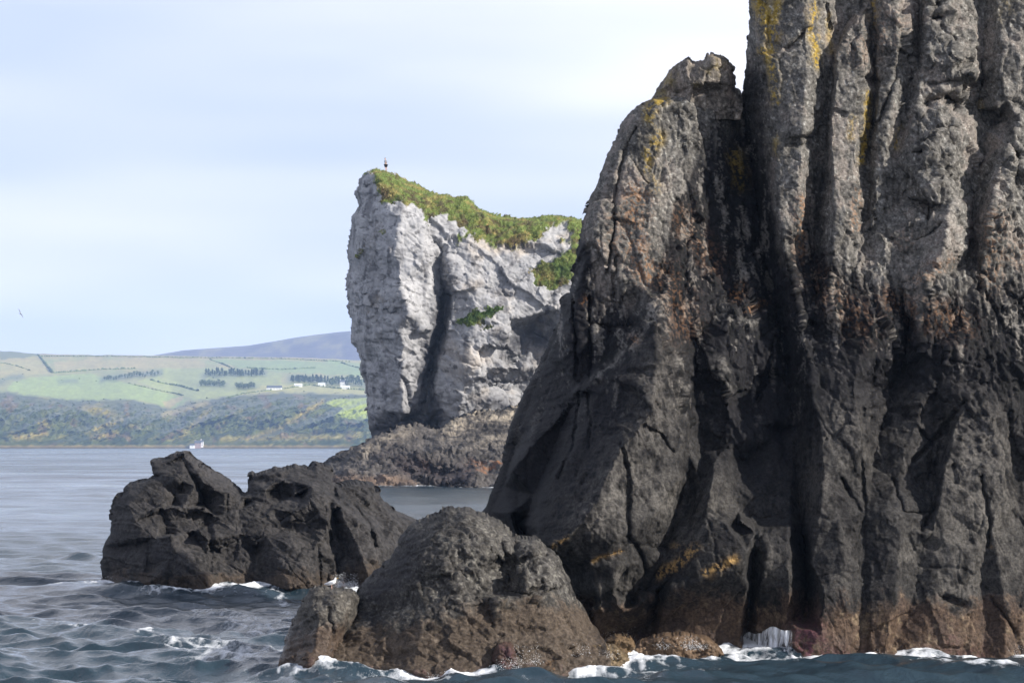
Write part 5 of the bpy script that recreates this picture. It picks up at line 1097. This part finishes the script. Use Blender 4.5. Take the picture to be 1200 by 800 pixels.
# ------------------------------------------------------------------ walker on the headland
def skin_body(name, joints, bones, mat, parent, levels=2, root_i=0, fat=None):
    if fat is None: fat = 1.16 if parent.name.startswith('person') else 1.0
    me = bpy.data.meshes.new(name); me.from_pydata([j[:3] for j in joints], bones, []); o = bpy.data.objects.new(name, me); COL.objects.link(o)
    o.modifiers.new('skin', 'SKIN'); sd = me.skin_vertices[0].data
    for i, j in enumerate(joints): sd[i].radius = (j[3]*fat, (j[4] if len(j) > 4 else j[3])*fat); sd[i].use_root = i == root_i
    sb = o.modifiers.new('sub', 'SUBSURF'); sb.levels = levels; sb.render_levels = levels
    dg = bpy.context.evaluated_depsgraph_get(); m2 = bpy.data.meshes.new_from_object(o.evaluated_get(dg))
    o.modifiers.clear(); o.data = m2; m2.name = name; m2.materials.clear(); m2.materials.append(mat)
    for p in m2.polygons: p.use_smooth = True
    o.parent = parent; return o
M_skin = simple('skin', (.50, .33, .25), .6, .06); M_shirt = simple('grey_shirt', (.20, .21, .23), .9, .1); M_short = simple('black_shorts', (.012, .012, .014), .9, .2); M_hair = simple('dark_hair', (.02, .016, .013), .8, .2); M_shoe = simple('shoes', (.10, .09, .08), .8, .2); M_band = simple('pale_hem', (.60, .66, .64), .9, .05)
def lift_to(u, v, d0=360):
    P, U, V, keep = LGRID
    m = np.zeros(U.shape, bool); m[:-1, :-1] = keep
    uu = 600+F*P[..., 0]/P[..., 1]; k = np.where(m & (np.abs(uu-u) < 1.2), P[..., 2], -99)
    j = np.unravel_index(np.argmax(k), k.shape); return P[j]
pp = lift_to(453.2, 203)
man = empty('person', (float(pp[0]), float(pp[1])+.15, float(pp[2])-.05), math.radians(-25))
J = [(0, 0, .95, .15, .11), (0, .0, 1.12, .135, .10), (-.02, 0, 1.32, .165, .11), (-.06, 0, 1.48, .075), (-.09, 0, 1.56, .062), (-.125, 0, 1.66, .085, .095), (-.115, 0, 1.75, .07),
     (-.04, -.19, 1.43, .06), (.04, -.24, 1.17, .045), (-.06, -.20, .94, .036), (-.09, -.19, .86, .03), (-.04, .19, 1.43, .06), (.05, .24, 1.17, .045), (-.04, .21, .94, .036), (-.07, .20, .86, .03),
     (0, -.10, .88, .095), (-.04, -.11, .50, .062), (.02, -.11, .10, .042), (-.10, -.12, .04, .035), (0, .10, .88, .095), (.05, .11, .50, .062), (.10, .11, .10, .042), (-.02, .12, .04, .035)]
B = [(0, 1), (1, 2), (2, 3), (3, 4), (4, 5), (5, 6), (2, 7), (7, 8), (8, 9), (9, 10), (2, 11), (11, 12), (12, 13), (13, 14), (0, 15), (15, 16), (16, 17), (17, 18), (0, 19), (19, 20), (20, 21), (21, 22)]
skin_body('body', J, B, M_skin, man)
up = 1.14
skin_body('shirt', [(0, 0, 1.0, .185, .15), (0, 0, 1.12, .18, .145), (-.02, 0, 1.32, .20, .15), (-.055, 0, 1.46, .10), (-.04, -.20, 1.43, .08), (.03, -.24, 1.18, .065), (-.04, .20, 1.43, .08), (.04, .24, 1.18, .065)], [(0, 1), (1, 2), (2, 3), (2, 4), (4, 5), (2, 6), (6, 7)], M_shirt, man)
skin_body('shirt_hem', [(0, 0, 1.0, .20, .165), (0, 0, .93, .20, .165)], [(0, 1)], M_band, man)
skin_body('shorts', [(0, 0, .93, .185, .15), (0, -.10, .84, .13), (-.035, -.12, .52, .105), (0, .10, .84, .13), (.04, .12, .52, .105)], [(0, 1), (1, 2), (0, 3), (3, 4)], M_short, man)
skin_body('hair', [(-.095, 0, 1.70, .11, .12), (-.10, 0, 1.77, .10)], [(0, 1)], M_hair, man)
for sd_ in ((.0, -.11), (.08, .115)): skin_body('shoe', [(sd_[0]+.03, sd_[1], .05, .048), (sd_[0]-.15, sd_[1], .035, .038)], [(0, 1)], M_shoe, man)
man.scale = (1.0, 1.0, 1.06)
tag(man, 'person in grey top and black shorts standing on the grassy peak of the headland', 'person')

# ------------------------------------------------------------------ gulls
M_gull = simple('white_feathers', (.78, .79, .80), .8, .04); M_wing = simple('grey_feathers', (.36, .38, .42), .8, .1); M_bill = simple('bill', (.55, .36, .06), .5, .1); M_eye = simple('eye', (.01, .01, .01), .3, .1); M_leg = simple('pink_legs', (.55, .33, .28), .7, .1)
gp = W(387.5, 690.0, 62.0)
def top_at(x, y, objs):
    best = -9
    for o in objs:
        dg = bpy.context.evaluated_depsgraph_get()
        ok, loc, nor, idx = o.ray_cast(Vector((x, y, 8))-o.location, Vector((0, 0, -1)))
        if ok: best = max(best, loc.z+o.location.z)
    return best
gy = 62.55; gx_ = (388.5-600)/F*gy
bpy.context.view_layer.update()
gz, gy, gx_ = min((( (top_at((388.5-600)/F*y_, y_, [sr])), y_, (388.5-600)/F*y_) for y_ in np.arange(61.9, 64.0, .06)), key=lambda q: -(q[0]-H)/q[1])
if gz < 0: gz = H+(HV-690)/F*gy
gull = empty('gull', (gx_, gy, gz-.01), 0); gull.scale = (.85,)*3
skin_body('body', [(-.17, 0, .13, .018), (-.09, 0, .145, .048), (0, 0, .165, .062), (.07, 0, .20, .052), (.095, 0, .25, .032), (.105, 0, .295, .034), (.125, 0, .30, .028)], [(0, 1), (1, 2), (2, 3), (3, 4), (4, 5), (5, 6)], M_gull, gull, 2, 2)
for sy in (-1, 1):
    skin_body('wing', [(.05, sy*.052, .19, .012, .030), (-.06, sy*.056, .17, .012, .034), (-.20, sy*.02, .135, .007, .012)], [(0, 1), (1, 2)], M_wing, gull, 2, 1)
    skin_body('leg', [(.0, sy*.025, .12, .008), (.005, sy*.025, .01, .006), (.04, sy*.025, .004, .007)], [(0, 1), (1, 2)], M_leg, gull, 1)
    skin_body('eye', [(.128, sy*.024, .308, .005), (.132, sy*.024, .308, .005)], [(0, 1)], M_eye, gull, 1)
skin_body('bill', [(.14, 0, .297, .011), (.185, 0, .288, .005)], [(0, 1)], M_bill, gull, 1)
tag(gull, 'white gull standing on the smaller boulder at the water, facing right', 'gull')
fp = W(23.8, 367.3, 340.0)
fly = empty('gull', tuple(float(c) for c in fp)); fly.rotation_euler = (math.radians(-25), math.radians(62), math.radians(10))
skin_body('body', [(0, -.25, 0, .03), (0, -.1, 0, .065), (0, .08, 0, .06), (0, .2, .02, .04), (0, .27, .02, .02)], [(0, 1), (1, 2), (2, 3), (3, 4)], M_gull, fly, 2, 1)
for sx_ in (-1, 1):
    wv = [(sx_*.04, .10, .03), (sx_*.28, .17, .13), (sx_*.62, .02, .06), (sx_*.58, -.06, .05), (sx_*.28, -.03, .11), (sx_*.04, -.10, .02)]
    top = [(a, b_, c+.022) for a, b_, c in wv]
    mesh_np('wing', wv+top, [np.array([(0, 1, 4, 5), (1, 2, 3, 4), (6, 11, 10, 7), (7, 10, 9, 8)]), np.array([(i, (i+1) % 6, 6+(i+1) % 6, 6+i) for i in range(6)])], M_wing, fly, None, False)
tag(fly, 'gull banking steeply in the open sky at the left edge', 'gull')

# ------------------------------------------------------------------ water pouring off the ledge, and spray
M_foam = simple('white_water', (.80, .82, .84), .6, .05, 8)
r5 = random.Random(11)
def front_y(u, v):
    P, U, V, keep = ST_GRID
    j = np.argmin((U[:-1, :-1][keep]-u)**2+(V[:-1, :-1][keep]-v)**2); return float(P[:-1, :-1][keep][j][1])
M_veil, t, b = new_mat('falling_water'); l = t.links.new
tcn = N(t, 'ShaderNodeTexCoord'); mpn = N(t, 'ShaderNodeMapping'); mpn.inputs['Scale'].default_value = (9, 6, 2.4)
nz = N(t, 'ShaderNodeTexNoise'); nz.inputs['Scale'].default_value = 1.0; nz.inputs['Detail'].default_value = 5; nz.inputs['Distortion'].default_value = .5
at = N(t, 'ShaderNodeAttribute', attribute_name='Col'); sep = N(t, 'ShaderNodeSeparateColor')
l(tcn.outputs['Object'], mpn.inputs[0]); l(mpn.outputs[0], nz.inputs[0]); l(at.outputs['Color'], sep.inputs[0])
ad = N(t, 'ShaderNodeMath', operation='ADD'); l(nz.outputs[0], ad.inputs[0]); l(sep.outputs[0], ad.inputs[1])
mr = N(t, 'ShaderNodeMapRange'); mr.inputs[1].default_value = .95; mr.inputs[2].default_value = 1.30; l(ad.outputs[0], mr.inputs[0])
b.inputs['Base Color'].default_value = (.80, .82, .84, 1); b.inputs['Roughness'].default_value = .5
l(mr.outputs[0], b.inputs['Alpha'])
vs = []; fs = []; cs = []; nu_, nv_ = 64, 16
for j_ in range(nv_):
    for i_ in range(nu_):
        a_ = i_/(nu_-1); c_ = j_/(nv_-1); u = 866+a_*66
        lip = 737+2.2*math.sin(a_*7)+1.6*math.sin(a_*17+1)+9*abs(a_-.55)**1.5
        v = lip+(770-lip)*c_
        y = front_y(u, 744)-.16-.42*c_**1.6+.05*math.sin(a_*31)+.03*math.sin(a_*67+2*c_)
        vs.append(tuple(W(u, v, y))); e_ = min(a_, 1-a_)*6
        k_ = min(1, e_)*min(1, c_*3+.85); cs.append((.34+.40*k_-.16*c_+.10*math.sin(a_*23)*c_,)*3)
for j_ in range(nv_-1):
    for i_ in range(nu_-1):
        a_ = j_*nu_+i_; fs.append((a_, a_+nu_, a_+nu_+1, a_+1))
veil = mesh_np('water_cascade', vs, np.array(fs), M_veil, None, np.array(cs))
tag(veil, 'white water pouring off a rock ledge between two base blocks', 'waterfall', kind='stuff')
drops = []; dsz = []
SP = [((905, 757), 60, 24, 6, 70.5), ((725, 742), 60, 14, 5, 70.4), ((800, 752), 60, 26, 4, 66.2), ((885, 738), 40, 8, 5, 70.5), ((1040, 772), 40, 20, 5, 66.3), ((1195, 769), 40, 12, 6, 66.3), ((620, 770), 70, 16, 6, 61.2), ((592, 776), 40, 14, 4, 60.5), ((690, 762), 50, 26, 4, 62.0),
      ((405, 680), 120, 11, 4, 66.0), ((352, 682), 60, 5, 5, 96.2), ((125, 684), 70, 7, 4, 97.5), ((250, 690), 60, 60, 2, 96.5), ((480, 786), 40, 50, 2, 60.8)]
for (c_, n_, su, sv_, dd) in SP:
    for i in range(n_*12):
        k_ = r5.randrange(4); cu_ = c_[0]+su*(.9*math.sin(2.4*k_+c_[0])); u = cu_+r5.gauss(0, min(su*.3, 5)); v = c_[1]+7+r5.gauss(0, 1.6)-min(r5.expovariate(1/(sv_*(.5+.3*k_))), sv_*3.2); drops.append(W(u, v, dd+r5.uniform(-.4, .4))); dsz.append(r5.uniform(.0018, .0055)*dd/66*(1.8 if r5.random() < .08 else 1))
drops = np.array(drops); dsz = np.array(dsz)
ov = np.array([(1, 0, 0), (-1, 0, 0), (0, 1, 0), (0, -1, 0), (0, 0, 1), (0, 0, -1)])*1.0
of = np.array([(0, 2, 4), (2, 1, 4), (1, 3, 4), (3, 0, 4), (2, 0, 5), (1, 2, 5), (3, 1, 5), (0, 3, 5)])
dv = drops[:, None]+ov[None]*dsz[:, None, None]*rng.uniform(.6, 1.6, (len(drops), 6, 1))
spray = mesh_np('spray', dv.reshape(-1, 3), (of[None]+np.arange(len(drops))[:, None, None]*6).reshape(-1, 3), M_foam)
tag(spray, 'white spray thrown up where waves hit the rocks', 'spray', kind='stuff')

# ------------------------------------------------------------------ air
hz = bpy.data.materials.new('haze'); hz.use_nodes = True; t = hz.node_tree; t.nodes.clear()
ho = N(t, 'ShaderNodeOutputMaterial'); hv = N(t, 'ShaderNodeVolumePrincipled')
hv.inputs['Color'].default_value = (.44, .64, 1.0, 1); hv.inputs['Density'].default_value = .82e-4; hv.inputs['Anisotropy'].default_value = .1
t.links.new(hv.outputs[0], ho.inputs['Volume'])
v_, f_ = boxm(-3600, 3600, -95, 9800, -4, 430)
tag(mesh_np('haze', v_, np.array(f_), hz, None, None, False), kind='stuff')
bpy.data.objects['haze']['label'] = 'thin blue sea haze'
